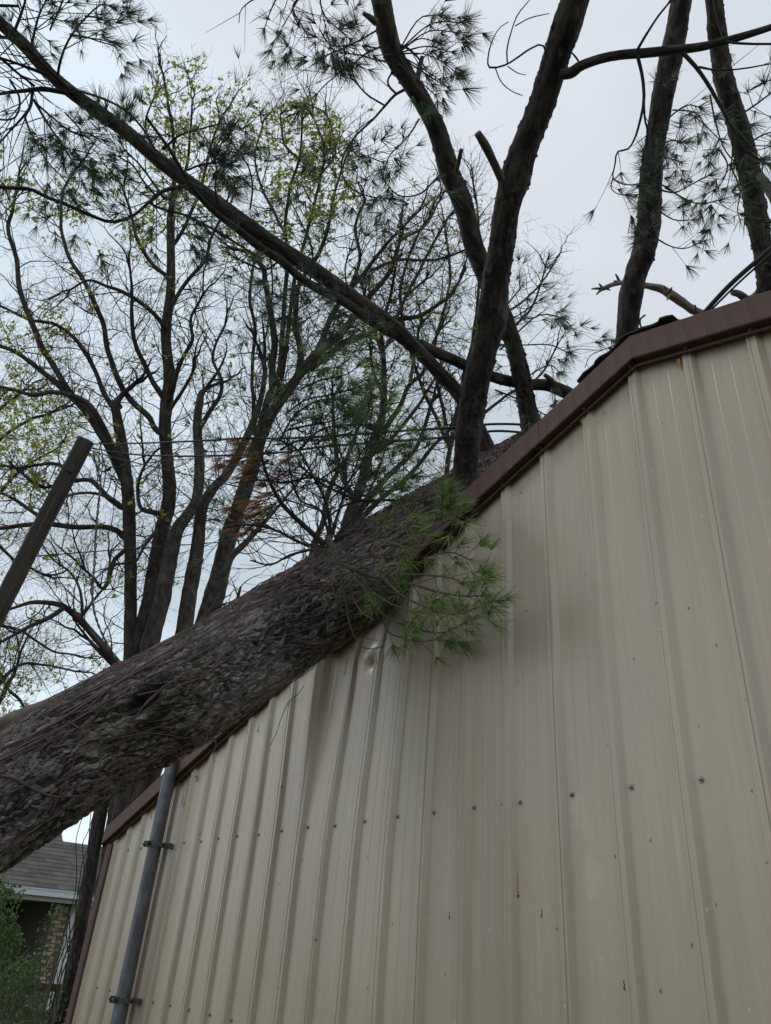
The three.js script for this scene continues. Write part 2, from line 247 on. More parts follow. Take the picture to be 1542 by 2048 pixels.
  const bw = new MB(); { const z = ZW - depth + 0.1, a = V(XC, 0, z), b = V(XE, 0, z), c = V(XE, rakeY(XE) + 0.02, z), d = V(XR, YR, z), e = V(XC, rakeY(XC), z); bw.quad(a, b, c, e); bw.tri(e, c, d); } bw.build('back_wall', M.wall, building);
  // resin drips and rust runs, as seen on the wall
  const drip = (px, py, len, r, mat) => { const p = atZ(px, py, ZW + 0.004), m = new MB(), pts = [], rd = [], n = 7; for (let i = 0; i <= n; i++) { const y = p.y - len * i / n; pts.push(V(p.x + 0.002 * Math.sin(i * 1.7 + px), y, ZW + dent(p.x, y) + 0.0015)); rd.push(r * (0.35 + 0.5 * (i / n) ** 3 + (i === n - 1 ? 0.4 : 0))); } m.tube(pts, rd, 6); m.build('sap_drip', mat, building); };
  const amber = std({ color: lin(0.42, 0.17, 0.025), roughness: 0.3 }), rust = std({ color: lin(0.13, 0.05, 0.025), roughness: 0.8 });
  for (const q of [[374, 1575, 0.16, 0.007, amber], [366, 1590, 0.07, 0.005, amber], [396, 1545, 0.07, 0.009, amber], [518, 1450, 0.05, 0.008, amber], [303, 1625, 0.05, 0.008, amber], [1041, 975, 0.04, 0.005, amber], [1034, 1745, 0.10, 0.004, amber], [1035, 1782, 0.02, 0.006, rust], [705, 1760, 0.05, 0.004, rust], [726, 1385, 0.07, 0.005, rust], [719, 1535, 0.07, 0.006, rust], [735, 1312, 0.04, 0.005, rust], [1490, 1405, 0.06, 0.004, rust], [1430, 1065, 0.05, 0.004, amber], [672, 1310, 0.12, 0.004, amber], [897, 1823, 0.03, 0.003, rust], [1082, 1818, 0.03, 0.003, rust], [1246, 1960, 0.03, 0.003, rust], [1213, 1270, 0.02, 0.005, rust], [1193, 1118, 0.02, 0.004, rust]]) drip(...q);
  const blob = (px, py, len, r) => { const p = atZ(px, py, ZW + 0.02), g = new THREE.ConeGeometry(r, len, 9).rotateX(Math.PI).translate(p.x, p.y - len / 2, ZW + 0.02); new MB().geo(g).build('sap_drip', amber, building); };
  blob(1358, 720, 0.07, 0.011); blob(1162, 838, 0.035, 0.012); blob(393, 1552, 0.03, 0.011);
}

{
  const nb = thing('neighbour_garage', 'weathered brown board garage standing across the yard behind the camera', 'garage', V(7, 0, 5)), boards = std({ color: lin(0.11, 0.085, 0.065), roughness: 0.95 });
  for (let i = 0; i < 12; i++) new MB().box(V(7.5, 0.18 + i * 0.25, 2.9 - 0.02 * (i % 2)), V(1, 0, 0), V(0, 1, 0), V(0, 0, 1), 6.5, 0.123, 0.03).build('board', boards, nb);
  const w = new MB(); w.box(V(7.5, 1.5, 5.4), V(1, 0, 0), V(0, 1, 0), V(0, 0, 1), 6.45, 1.5, 2.45); w.build('wall', boards, nb);
  const rf = new MB(); rf.quad(V(0.7, 3.0, 2.5), V(14.3, 3.0, 2.5), V(14.3, 4.2, 5.4), V(0.7, 4.2, 5.4)); rf.quad(V(0.7, 3.0, 8.3), V(14.3, 3.0, 8.3), V(14.3, 4.2, 5.4), V(0.7, 4.2, 5.4)); rf.tri(V(0.9, 3.0, 2.8), V(0.9, 3.0, 8), V(0.9, 4.1, 5.4)); rf.tri(V(14.1, 3.0, 2.8), V(14.1, 3.0, 8), V(14.1, 4.1, 5.4)); rf.build('roof', std({ color: lin(0.06, 0.055, 0.05), roughness: 0.95 }), nb);
}

// ------------------------------------------------------------------ the fallen pine: trunk
const KS = 0.855, trunkD = (px) => KS / (0.2222 - 0.1046 * px / 1530);
const TK = [[-420, 1838, 0.44], [-250, 1745, 0.395], [-110, 1672, 0.356], [0, 1608, 0.35], [160, 1503, 0.358], [270, 1440, 0.362], [385, 1376, 0.357], [520, 1288, 0.345], [650, 1200, 0.335], [800, 1090, 0.305], [950, 988, 0.262], [1100, 890, 0.225], [1300, 755, 0.20], [1530, 612, 0.185], [1700, 505, 0.16], [1850, 410, 0.11]];
TK.forEach((q) => { q[2] *= KS; });
const tkPts = TK.map((q) => at(q[0], q[1], trunkD(q[0])));
{ const a = tkPts[0], b = tkPts[1], d = V().subVectors(a, b).normalize(), n = Math.max(1, (a.y + 0.25) / -d.y); tkPts.unshift(a.clone().addScaledVector(d, n)); TK.unshift([0, 0, 0.56]); }
const tkCurve = new THREE.CatmullRomCurve3(tkPts, false, 'centripetal'); tkCurve.arcLengthDivisions = 1200;
const tkLen = tkCurve.getLength(), tkN = 1000, tkP = tkCurve.getSpacedPoints(tkN);
const tkR = (() => { const s = [0]; const fine = tkCurve.getLengths(1600); TK.forEach((q, i) => { if (i) s.push(fine[Math.round(i / (TK.length - 1) * 1600)]); }); return (x) => { let k = 0; while (k < s.length - 2 && x > s[k + 1]) k++; return mix(TK[k][2], TK[k + 1][2], sm(0, 1, (x - s[k]) / (s[k + 1] - s[k]))); }; })();
const tkAt = (s) => { const t = Math.min(0.99999, Math.max(0, s / tkLen)) * tkN, k = Math.floor(t), p = tkP[k].clone().lerp(tkP[k + 1], t - k), T = V().subVectors(tkP[Math.min(k + 3, tkN)], tkP[Math.max(k - 3, 0)]).normalize(), C = V().subVectors(EYE, p); C.addScaledVector(T, -C.dot(T)).normalize(); const U = V().crossVectors(C, T); if (U.y < 0) U.negate(); return { p, T, C, U, r: tkR(s) }; };
const nearS = (q) => { let b = 0, bd = 1e9; for (let i = 0; i <= tkN; i++) { const d = tkP[i].distanceToSquared(q); if (d < bd) { bd = d; b = i; } } return b / tkN * tkLen; };
const sOf = (px, py) => nearS(at(px, py, trunkD(px)));
function barkAt(s, a, r) {                                       // displacement and colour of the bark
  const y = a * r, wx = s + 0.040 * (fbm(s * 11, y * 17, 1, 4) - 0.5) * 2, wy = y + 0.030 * (fbm(s * 9, y * 14, 5, 4) - 0.5) * 2 + 0.12 * (vnoise(s * 1.4, y * 1.4, 2) - 0.5);
  const w = worley(wx / 0.047, wy / 0.021, 3, 1), f = worley(wx / 0.019, wy / 0.011, 8, 1);
  const e = w[1] - w[0], e2 = f[1] - f[0], g = hash(Math.floor(w[2] * 1e5), 3, 1) - 0.5, g2 = hash(Math.floor(w[2] * 1e5), 9, 4) - 0.5;
  const cr = sm(0.35, 0.65, vnoise(s * 9, y * 12, 61)), ter = Math.floor(3 * fbm(s * 17, y * 22, 41, 3) + 0.8 * w[2]) / 3;
  let h = 0.006 * (w[2] - 0.4) + 0.009 * ter + 0.020 * (g * w[3] + g2 * w[4]) - (0.004 + 0.012 * cr) * (1 - sm(0.0, 0.22, e)) + 0.006 * (f[2] - 0.5) + 0.012 * (f[2] - 0.5) * f[4] - 0.003 * (1 - sm(0, 0.15, e2)) + 0.004 * (fbm(s * 60, y * 80, 6, 2) - 0.5);
  h += 0.03 * (fbm(s * 1.6, a * 1.2, 9, 2) - 0.5);
  const n = fbm(s * 3, y * 4, 14, 3), gr = Math.min(1, Math.max(0, -0.22 + 1.2 * (0.6 * w[2] + 0.4 * f[2]) + (n - 0.5) * 1.3)), red = vnoise(s * 7, y * 9, 22), fine = 0.82 + 0.36 * vnoise(s * 170, y * 260, 5);
  const grn = sm(0.55, 0.72, fbm(s * 2.2 + 4, y * 2.6, 33, 3)) * 0.55;
  const c = [mix(0.034, 0.31, gr) * mix(0.98, 1.08, red), mix(0.026, 0.275, gr), mix(0.021, 0.258, gr) * mix(1.04, 0.96, red)];
  return [h, [c[0] * fine * mix(1, 0.82, grn), c[1] * fine * mix(1, 0.92, grn), c[2] * fine * mix(1, 0.62, grn)]];
}
const pine = thing('fallen_pine', 'big rough barked pine fallen across the metal building with limbs reaching up', 'tree', V(tkPts[0].x, 0, tkPts[0].z));
const knot = { s: sOf(290, 1440), a: 0.10 };
{ const q = tkAt(knot.s); knot.p = at(291, 1398, 1); }
const surf = (s, a, lift = 0) => { const f = tkAt(s); return f.p.clone().addScaledVector(f.C, Math.cos(a) * (f.r + lift)).addScaledVector(f.U, Math.sin(a) * (f.r + lift)); };
{ // angle on the trunk that faces the knot pixel
  let best = 1e9; const v = ray(292, 1398).normalize(); for (let ds = -0.5; ds < 0.5; ds += 0.02) for (let a = -0.9; a < 0.9; a += 0.03) { const d = surf(sOf(290, 1440) + ds, a).sub(EYE).normalize().angleTo(v); if (d < best) { best = d; knot.s = sOf(290, 1440) + ds; knot.a = a; } }
}
function knotH(s, a, r) { const u = (s - knot.s), v = (a - knot.a) * r, c = Math.cos(-0.25), n = Math.sin(-0.25), x = (u * c - v * n) / 0.115, y = (u * n + v * c) / 0.046, d = x * x + y * y; return -0.15 * (1 - sm(0.45, 1.25, Math.sqrt(d))) + 0.045 * Math.exp(-((Math.sqrt(d) - 1.7) ** 2) * 1.8) * (v < 0 ? 1.3 : 0.4); }
{
  const s0 = 0, sA = sOf(-160, 1696), sB = sOf(1180, 838), cols = [];
  for (let j = 0; j <= 300; j++) cols.push(mix(-2.05, 2.05, j / 300)); for (let j = 1; j <= 30; j++) cols.push(mix(2.05, Math.PI * 2 - 2.05, j / 30));
  const rows = []; for (let s = s0; s < sA; s += 0.05) rows.push(s); for (let s = sA; s < sB; s += 0.0052) rows.push(s); for (let s = sB; s < tkLen; s += 0.02) rows.push(s);
  const nc = cols.length, P = new Float32Array(rows.length * nc * 3), C = new Float32Array(rows.length * nc * 3), off = pine.position;
  rows.forEach((s, i) => { const f = tkAt(s); cols.forEach((a, j) => {
    const aa = j === nc - 1 ? cols[0] : a, [h, c] = barkAt(s, aa, f.r), k = (i * nc + j) * 3, r = f.r + h + knotH(s, aa > Math.PI ? aa - 6.283 : aa, f.r);
    const x = Math.cos(aa) * r, y = Math.sin(aa) * r; P[k] = f.p.x + f.C.x * x + f.U.x * y - off.x; P[k + 1] = f.p.y + f.C.y * x + f.U.y * y - off.y; P[k + 2] = f.p.z + f.C.z * x + f.U.z * y - off.z;
    C[k] = c[0]; C[k + 1] = c[1]; C[k + 2] = c[2];
  }); });
  const I = new Uint32Array((rows.length - 1) * (nc - 1) * 6); let q = 0;
  for (let i = 0; i < rows.length - 1; i++) for (let j = 0; j < nc - 1; j++) { const a = i * nc + j, b = a + nc; I[q++] = a; I[q++] = b; I[q++] = a + 1; I[q++] = a + 1; I[q++] = b; I[q++] = b + 1; }
  const g = new THREE.BufferGeometry(); g.setAttribute('position', new THREE.BufferAttribute(P, 3)); g.setAttribute('color', new THREE.BufferAttribute(C, 3)); g.setIndex(new THREE.BufferAttribute(I, 1)); g.computeVertexNormals();
  const m = new THREE.Mesh(g, M.bark); m.name = 'trunk'; m.castShadow = m.receiveShadow = true; pine.add(m);
}

// limbs
const limbCol = (seed, lo = 0.014, hi = 0.062) => (s, a) => { const n = fbm(s * 9, Math.cos(a) * 2.2 + seed, Math.sin(a) * 2.2, 4), li = sm(0.62, 0.70, fbm(s * 16 + seed, Math.cos(a) * 2.5, Math.sin(a) * 2.5, 3)) * 0.45, f = 0.8 + 0.4 * vnoise(s * 60, Math.cos(a) * 9, Math.sin(a) * 9), v = mix(lo, hi, sm(0.3, 0.7, n)); return [mix(v * 1.15, 0.16, li) * f, mix(v * 0.90, 0.155, li) * f, mix(v * 0.72, 0.125, li) * f]; };
function limb(name, list, d0, d1, parent, { seed = 1, amp = 0.009, sides = 36, step = 0.016, lo, hi, flare = 0, label } = {}) {
  const t = trace(list, d0 * KS, d1 * KS, step), m = new MB(), n = t.pts.length;
  if (flare) t.rad = t.rad.map((r, i) => r * (1 + flare * Math.exp(-i / n * 26)));
  // slight waviness
  m.tube(t.pts, t.rad, sides, { col: limbCol(seed, lo, hi), bump: (s, a, i) => { const r = t.rad[i], ca = Math.cos(a), sa = Math.sin(a), k = r / 0.1; const fl = vnoise(s * 38, ca * 7 + seed * 3, sa * 7); return amp * k * ((fbm(s * 7 + seed, ca * 1.6, sa * 1.6, 3) - 0.5) * 1.6 + (fbm(s * 30, ca * 5, sa * 5 + seed, 2) - 0.5) * 1.2 + (fl > 0.74 ? (fl - 0.74) * 9 * (0.4 + vnoise(s * 2, 1, seed)) : 0)) + r * 0.07 * Math.exp(-160 * (((s * 1.25 + seed * 0.37) % 1) - 0.5) ** 2); } });
  const o = m.build(name, M.bark, parent, { recompute: true }); if (label) o.userData.label = label; o.userData.t = undefined; delete o.userData.t; return { mesh: o, t };
}
const tA = limb('limb', [[924, 1030, 25], [928, 1000, 24], [931, 930, 24], [938, 860, 25], [948, 790, 26], [968, 700, 26], [982, 650, 29], [991, 560, 27], [1003, 490, 26], [1015, 410, 26], [1032, 350, 29], [1048, 300, 27], [1087, 200, 26], [1117, 100, 28], [1150, 0, 28], [1195, -130, 27]], 6.25, 4.3, pine, { seed: 2, sides: 64, step: 0.009, flare: 0.75, amp: 0.0075 });
const tB = limb('limb', [[1074, 885, 24], [1062, 845, 20], [1052, 800, 17], [1042, 750, 17], [1030, 700, 17], [1010, 640, 17], [980, 570, 18], [951, 500, 19], [923, 400, 19], [902, 352, 20], [872, 255, 18], [815, 155, 18], [785, 105, 19], [762, 0, 20], [748, -80, 20]], 6.75, 5.2, pine, { seed: 5, flare: 0.5, amp: 0.011 });
const tC = limb('limb', [[985, 935, 16.2], [972, 895, 15.3], [950, 845, 14.4], [915, 785, 13.5], [875, 742, 13.5], [830, 695, 13.5], [780, 650, 15.3], [720, 605, 15.3], [640, 548, 15.3], [550, 490, 15.3], [450, 418, 15.3], [350, 345, 14.4], [300, 305, 13.5], [250, 262, 13.5], [200, 226, 13.5], [150, 190, 12.6], [100, 148, 12.6], [50, 92, 12.6], [0, 45, 11.7], [-60, -20, 10.8]], 6.5, 5.4, pine, { seed: 8, flare: 0.5 });
const tC2 = limb('limb', [[1190, 835, 13], [1160, 802, 13], [1100, 772, 12], [1050, 768, 11], [990, 755, 11], [940, 735, 11], [890, 712, 11], [840, 690, 11], [790, 668, 10], [740, 640, 10], [690, 605, 9], [640, 580, 9], [600, 555, 8], [560, 520, 8], [520, 495, 8], [470, 455, 7], [430, 425, 6], [400, 395, 5], [375, 360, 4], [340, 300, 3.5], [315, 265, 3], [293, 235, 3]], 6.95, 5.2, pine, { seed: 11, sides: 18 });
const tD = limb('limb', [[1215, 850, 26], [1240, 740, 22], [1250, 700, 21], [1261, 600, 22], [1271, 550, 22], [1288, 500, 23], [1297, 450, 23], [1302, 350, 21], [1316, 250, 20], [1334, 150, 22], [1351, 75, 21], [1363, 0, 20], [1385, -110, 20]], 7.15, 5.7, pine, { seed: 14, amp: 0.012 });
const tE = limb('limb', [[1560, 640, 36], [1542, 585, 26], [1534, 545, 20], [1526, 500, 18], [1516, 450, 19], [1500, 350, 20], [1476, 250, 19], [1446, 150, 18], [1436, 75, 17], [1428, 0, 16], [1415, -100, 16]], 8.35, 6.9, pine, { seed: 17, amp: 0.010 });
const tF = limb('limb', [[1120, 150, 9], [1143, 145, 10], [1160, 133, 9], [1200, 118, 9], [1240, 110, 9], [1290, 106, 9], [1330, 102, 9], [1370, 98, 8.5], [1410, 92, 8], [1450, 82, 7], [1500, 68, 6.5], [1580, 42, 6]], 4.65, 4.2, pine, { seed: 20, sides: 16, amp: 0.004 });
for (const [l, d0, d1] of [                                       // broken stubs on the limbs
  [[[1003, 360, 8], [985, 320, 8], [970, 290, 9], [955, 266, 7]], 4.95, 4.75], [[[912, 345, 5], [918, 320, 4.5], [923, 298, 4]], 5.6, 5.5], [[[835, 165, 5], [838, 140, 5], [845, 112, 4]], 5.4, 5.3],
  [[[752, 45, 7], [740, 35, 6], [727, 27, 4]], 5.25, 5.15], [[[1112, 780, 6], [1103, 762, 6], [1090, 750, 4]], 6.8, 6.6], [[[1460, 640, 9], [1490, 610, 11], [1530, 620, 12]], 7.9, 8.2], [[[1500, 605, 8], [1478, 588, 7], [1466, 585, 6]], 8.1, 7.9], [[[1560, 420, 10], [1535, 372, 9], [1520, 352, 8]], 6.6, 6.9],
]) limb('stub', l, d0, d1, pine, { seed: l[0][0] % 31, sides: 12, amp: 0.006, lo: 0.04, hi: 0.10 });

// ------------------------------------------------------------------ pine sprays: thin branches with tufts of needles
const tuftGeo = (seed, n, len, w, spread) => { const R = rng(seed), m = new MB(); for (let i = 0; i < n; i++) { const a = R() * 6.283, th = Math.pow(R(), 0.7) * spread, b = V(0, 0, -R() * 0.016), d = V(Math.sin(th) * Math.cos(a), Math.sin(th) * Math.sin(a), Math.cos(th)), L = len * (0.75 + 0.35 * R()), s = V().crossVectors(d, V(R() - 0.5, R() - 0.5, R() - 0.5)).normalize().multiplyScalar(w), e = b.clone().addScaledVector(d, L); e.y -= 0; m.quad(b.clone().add(s), b.clone().sub(s), e.clone().addScaledVector(s, -0.35), e.clone().addScaledVector(s, 0.35)); } const g = new THREE.BufferGeometry(); g.setAttribute('position', new THREE.Float32BufferAttribute(m.p, 3)); g.setAttribute('normal', new THREE.Float32BufferAttribute(m.n, 3)); g.setIndex(m.i); return g; };
const TUFT = [tuftGeo(1, 26, 0.105, 0.0019, 0.85), tuftGeo(2, 20, 0.095, 0.0019, 0.6), tuftGeo(3, 32, 0.11, 0.0019, 1.1)];
const DROOP = tuftGeo(4, 40, 0.105, 0.0016, 0.34);
class Spray {
  constructor(seed) { this.R = rng(seed); this.misc = { wood: new MB(), tufts: [[], [], []] }; this.cur = this.misc; this.list = []; }
  get wood() { return this.cur.wood; }
  get tufts() { return this.cur.tufts; }
  tuft(p, d, sc = 1) { const R = this.R, q = new THREE.Quaternion().setFromUnitVectors(V(0, 0, 1), d.clone().addScaledVector(V(0, -1, 0), 0.12).normalize()), m = new THREE.Matrix4().compose(p, q, V(1, 1, 1).multiplyScalar(sc * (0.8 + 0.4 * R()))); this.tufts[Math.floor(R() * 3)].push(m); }
  twig(p, dir, L, r, { curl = V(0, 0.6, 0), tufts = 1, wig = 0.5, sub = 0, sc = 1, bare = 0 } = {}) {
    const R = this.R, n = Math.max(5, Math.round(L / 0.045)), pts = [p.clone()], rd = [r], d = dir.clone().normalize(), st = L / n;
    const bend = V(R() - 0.5, R() - 0.5, R() - 0.5).multiplyScalar(wig * 1.6);
    for (let i = 1; i <= n; i++) { d.addScaledVector(curl, st * 1.0).addScaledVector(bend, st).add(V(R() - 0.5, R() - 0.5, R() - 0.5).multiplyScalar(0.12 * wig)).normalize(); pts.push(pts[i - 1].clone().addScaledVector(d, st)); rd.push(r * (1 - 0.55 * i / n)); if (sub && i > n * 0.3 && i < n && R() < sub) { const s = V(R() - 0.5, R() - 0.5, R() - 0.5).multiplyScalar(1.5).add(d).normalize(); this.twig(pts[i], s, L * (0.3 + 0.3 * R()), r * 0.62, { curl, tufts, wig, sub: 0, sc, bare }); } }
    this.wood.tube(pts, rd, r > 0.006 ? 6 : 4);
    if (tufts && R() >= bare) { this.tuft(pts[n], d, sc); for (let k = 1; k < tufts; k++) if (n - k * 2 > 1) { const q = V(R() - 0.5, R() - 0.5, R() - 0.5).multiplyScalar(0.9).add(d).normalize(); this.tuft(pts[n - k], q, sc * 0.9); } }
    return pts;
  }
  path(list, d, d1, opt = {}) {                                   // a traced branch with side twigs
    const { twigs = 10, len = 0.3, from = 0.25, tufts = 1, curl = V(0, 0.5, 0), sub = 0.15, sc = 1, wig = 0.5, bare = 0, spread = 0.62, tip = true } = opt, R = this.R; this.cur = { wood: new MB(), tufts: [[], [], []] }; this.list.push(this.cur);
    const t = Array.isArray(list[0]) ? (typeof d === 'function' ? (() => { const P = list.map((q) => d(q[0], q[1])), c = new THREE.CatmullRomCurve3(P, false, 'centripetal'), n = Math.max(8, Math.round(c.getLength() / 0.05)); return { pts: c.getPoints(n), rad: smoothRad(list.map((q, i) => q[2] * P[i].distanceTo(EYE) / F * 0.7), n) }; })() : trace(list.map((q) => [q[0], q[1], q[2] * 0.62]), d * KS, d1 * KS, 0.05)) : list;
    this.wood.tube(t.pts, t.rad, 7, { bump: (s, a) => 0.0012 * (vnoise(s * 30, a, 3) - 0.5) });
    const n = t.pts.length; for (let k = 0; k < twigs; k++) { const i = Math.min(n - 2, Math.floor(n * (from + (1 - from) * (k + R() * 0.8) / twigs))), T = V().subVectors(t.pts[i + 1], t.pts[i]).normalize(), side = V(R() - 0.5, R() - 0.5, R() - 0.5).cross(T).normalize(); this.twig(t.pts[i], T.clone().multiplyScalar(0.65).addScaledVector(side, spread).normalize(), len * (0.55 + 0.8 * R()), Math.max(0.0019, Math.min(0.004, t.rad[i] * 0.5)), { curl, tufts, wig, sub, sc, bare }); }
    if (tip) { const T = V().subVectors(t.pts[n - 1], t.pts[n - 2]).normalize(); this.tuft(t.pts[n - 1], T, sc); } this.cur = this.misc; return t;
  }
  build(parent, mat = M.needle, wood = M.twig, droop = false, label) {
    const off = V(0, 0, 0); let o = parent; while (o && !o.isScene) { off.add(o.position); o = o.parent; }
    const R = this.R, T = new THREE.Matrix4().makeTranslation(-off.x, -off.y, -off.z), col = new THREE.Color();
    for (const c of [...this.list, this.misc]) {
      const b = c.wood.build(c === this.misc ? 'twigs' : 'branch', wood, parent); if (!b) continue;
      if (c === this.misc) b.userData.kind = 'stuff';
      if (label) b.userData.label = label;
      c.tufts.forEach((list, i) => { if (!list.length) return; const im = new THREE.InstancedMesh(droop ? DROOP : TUFT[i], mat, list.length); list.forEach((m, k) => { im.setMatrixAt(k, T.clone().multiply(m)); const v = 0.7 + 0.6 * R(); im.setColorAt(k, col.setRGB(v * (0.85 + 0.3 * R()), v, v * (0.8 + 0.3 * R()))); }); im.name = 'needles'; im.userData.kind = 'stuff'; im.castShadow = im.receiveShadow = true; b.add(im); });
    }
  }
}
const UPC = V(0, 0.7, 0), DN = V(0, -0.5, 0);
{ // upper left: drooping whorls on the long limb
  let s = new Spray(11);
  s.path([[150, 185, 7], [118, 165, 5], [122, 118, 4], [142, 72, 3.2], [175, 32, 2.6], [205, 8, 2.2], [222, 14, 2]], 5.6, 5.2, { twigs: 7, len: 0.32, from: 0.4 });
  s.path([[140, 72, 3], [165, 72, 2.4], [200, 84, 2], [228, 92, 1.8], [240, 110, 1.6]], 5.4, 5.2, { twigs: 4, len: 0.2 });
  s.path([[140, 68, 3], [170, 75, 2.4], [205, 80, 2], [232, 88, 1.8]], 5.4, 5.1, { twigs: 3, len: 0.2 }); s.path([[170, 32, 3], [198, 36, 2.4], [215, 44, 1.8]], 5.3, 5.2, { twigs: 3, len: 0.16 });
  s.path([[138, 180, 7], [118, 160, 6], [85, 128, 5], [55, 95, 4]], 5.5, 5.3, { twigs: 5, len: 0.4, bare: 0.5 });
  s.path([[60, 105, 5], [70, 60, 4], [80, 25, 3], [100, -10, 2.5]], 5.6, 5.2, { twigs: 10, len: 0.4 }); s.path([[30, 60, 5], [45, 20, 4], [55, -15, 3]], 5.4, 5.0, { twigs: 9, len: 0.4 }); s.path([[0, 11, 5], [38, 12, 4]], 5.3, 5.3, { twigs: 3, len: 0.3, tip: false }); s.path([[100, 60, 3], [118, 20, 3], [130, -10, 2.5]], 5.4, 5.1, { twigs: 8, len: 0.35, tufts: 2 });
  s.build(pine);
  s = new Spray(12);
  s.path([[155, 190, 8], [120, 183, 8], [85, 178, 8], [45, 182, 6], [10, 186, 5], [-40, 195, 4]], 5.6, 5.3, { twigs: 12, len: 0.5, tufts: 1, bare: 0.3 });
  s.path([[90, 148, 6], [55, 135, 5], [20, 122, 4], [-30, 108, 4]], 5.5, 5.2, { twigs: 10, len: 0.5, bare: 0.3 });
  s.path([[40, 82, 6], [15, 76, 5], [-20, 70, 5]], 5.4, 5.2, { twigs: 6, len: 0.4, bare: 0.3 });
  s.path([[65, 182, 5], [60, 215, 5], [45, 235, 4], [20, 262, 3], [0, 285, 3]], 5.5, 5.2, { twigs: 8, len: 0.45, curl: DN, bare: 0.3 });
  s.path([[68, 200, 5], [85, 230, 4], [105, 262, 3.5], [125, 290, 3], [150, 330, 2.5]], 5.5, 5.2, { twigs: 12, len: 0.42, curl: DN, tufts: 1 });
  s.path([[50, 235, 4], [60, 262, 3], [80, 300, 2.6], [100, 330, 2.4], [125, 355, 2], [140, 380, 2]], 5.5, 5.2, { twigs: 12, len: 0.38, curl: DN, tufts: 2 });
  s.path([[70, 205, 4], [105, 235, 3], [140, 262, 3], [160, 270, 2.5]], 5.5, 5.3, { twigs: 8, len: 0.35, curl: DN, tufts: 2 });
  s.path([[20, 160, 4], [40, 200, 3.5], [30, 235, 3], [10, 240, 3], [-20, 235, 2.5]], 5.4, 5.2, { twigs: 7, len: 0.4, bare: 0.4 });
  s.path([[130, 225, 3], [160, 260, 2.4], [170, 290, 2]], 5.5, 5.3, { twigs: 8, len: 0.25, tufts: 2, curl: DN }); s.path([[0, 115, 5], [40, 150, 4], [70, 172, 3]], 5.3, 5.5, { twigs: 6, len: 0.4, tip: false, bare: 0.5 });
  s.build(pine);
  s = new Spray(13);                                              // long arching shoot above the limb and the tangle at its fork
  s.path([[150, 180, 4], [200, 195, 4], [250, 220, 3.6], [280, 250, 3.4], [300, 280, 3.2], [312, 302, 3]], 5.55, 5.45, { twigs: 2, len: 0.2, tip: false, bare: 1 });
  s.path([[325, 300, 4], [360, 270, 3.2], [400, 258, 2.8], [440, 248, 2.4], [470, 250, 2], [490, 265, 1.8]], 5.4, 5.2, { twigs: 9, len: 0.3, tufts: 1 });
  s.path([[372, 372, 6], [335, 378, 5.5], [310, 392, 5], [300, 405, 4.5], [330, 420, 4], [370, 430, 4], [420, 455, 3.6], [470, 485, 3.2], [510, 510, 3]], 5.5, 5.3, { twigs: 16, len: 0.35, tufts: 1, curl: DN, bare: 0.2 });
  s.path([[375, 340, 4], [400, 330, 3], [430, 325, 2.4], [450, 330, 2]], 5.45, 5.3, { twigs: 14, len: 0.2, tufts: 2 });
  s.path([[330, 400, 4], [280, 330, 3], [250, 300, 2.5], [240, 285, 2]], 5.5, 5.3, { twigs: 9, len: 0.3 }); s.path([[310, 390, 4], [285, 360, 3], [265, 330, 2.5], [230, 310, 2]], 5.4, 5.2, { twigs: 10, len: 0.32, tufts: 1 });
  s.path([[345, 375, 3], [340, 420, 3], [345, 450, 2.5]], 5.5, 5.4, { twigs: 6, len: 0.25, tufts: 2 });
  s.path([[440, 425, 3], [430, 380, 3], [434, 340, 2.5], [425, 310, 2]], 5.4, 5.2, { twigs: 6, len: 0.25, bare: 0.3 }); s.path([[500, 420, 3], [505, 370, 3], [495, 330, 2.6], [478, 308, 2.6]], 5.5, 5.3, { twigs: 3, len: 0.2, bare: 0.6, tip: false });
  s.build(pine);
  s = new Spray(14);                                              // dark branch sweeping left, lower
  s.path([[372, 374, 6], [340, 378, 6], [318, 388, 5.5], [290, 412, 5], [265, 432, 5], [222, 444, 5.5], [180, 430, 5.5], [130, 408, 6], [95, 395, 6], [60, 378, 6], [20, 376, 6], [-30, 370, 6]], 5.5, 5.0, { twigs: 14, len: 0.28, from: 0.1, tufts: 1, bare: 0.7, tip: false }); s.build(pine);
}
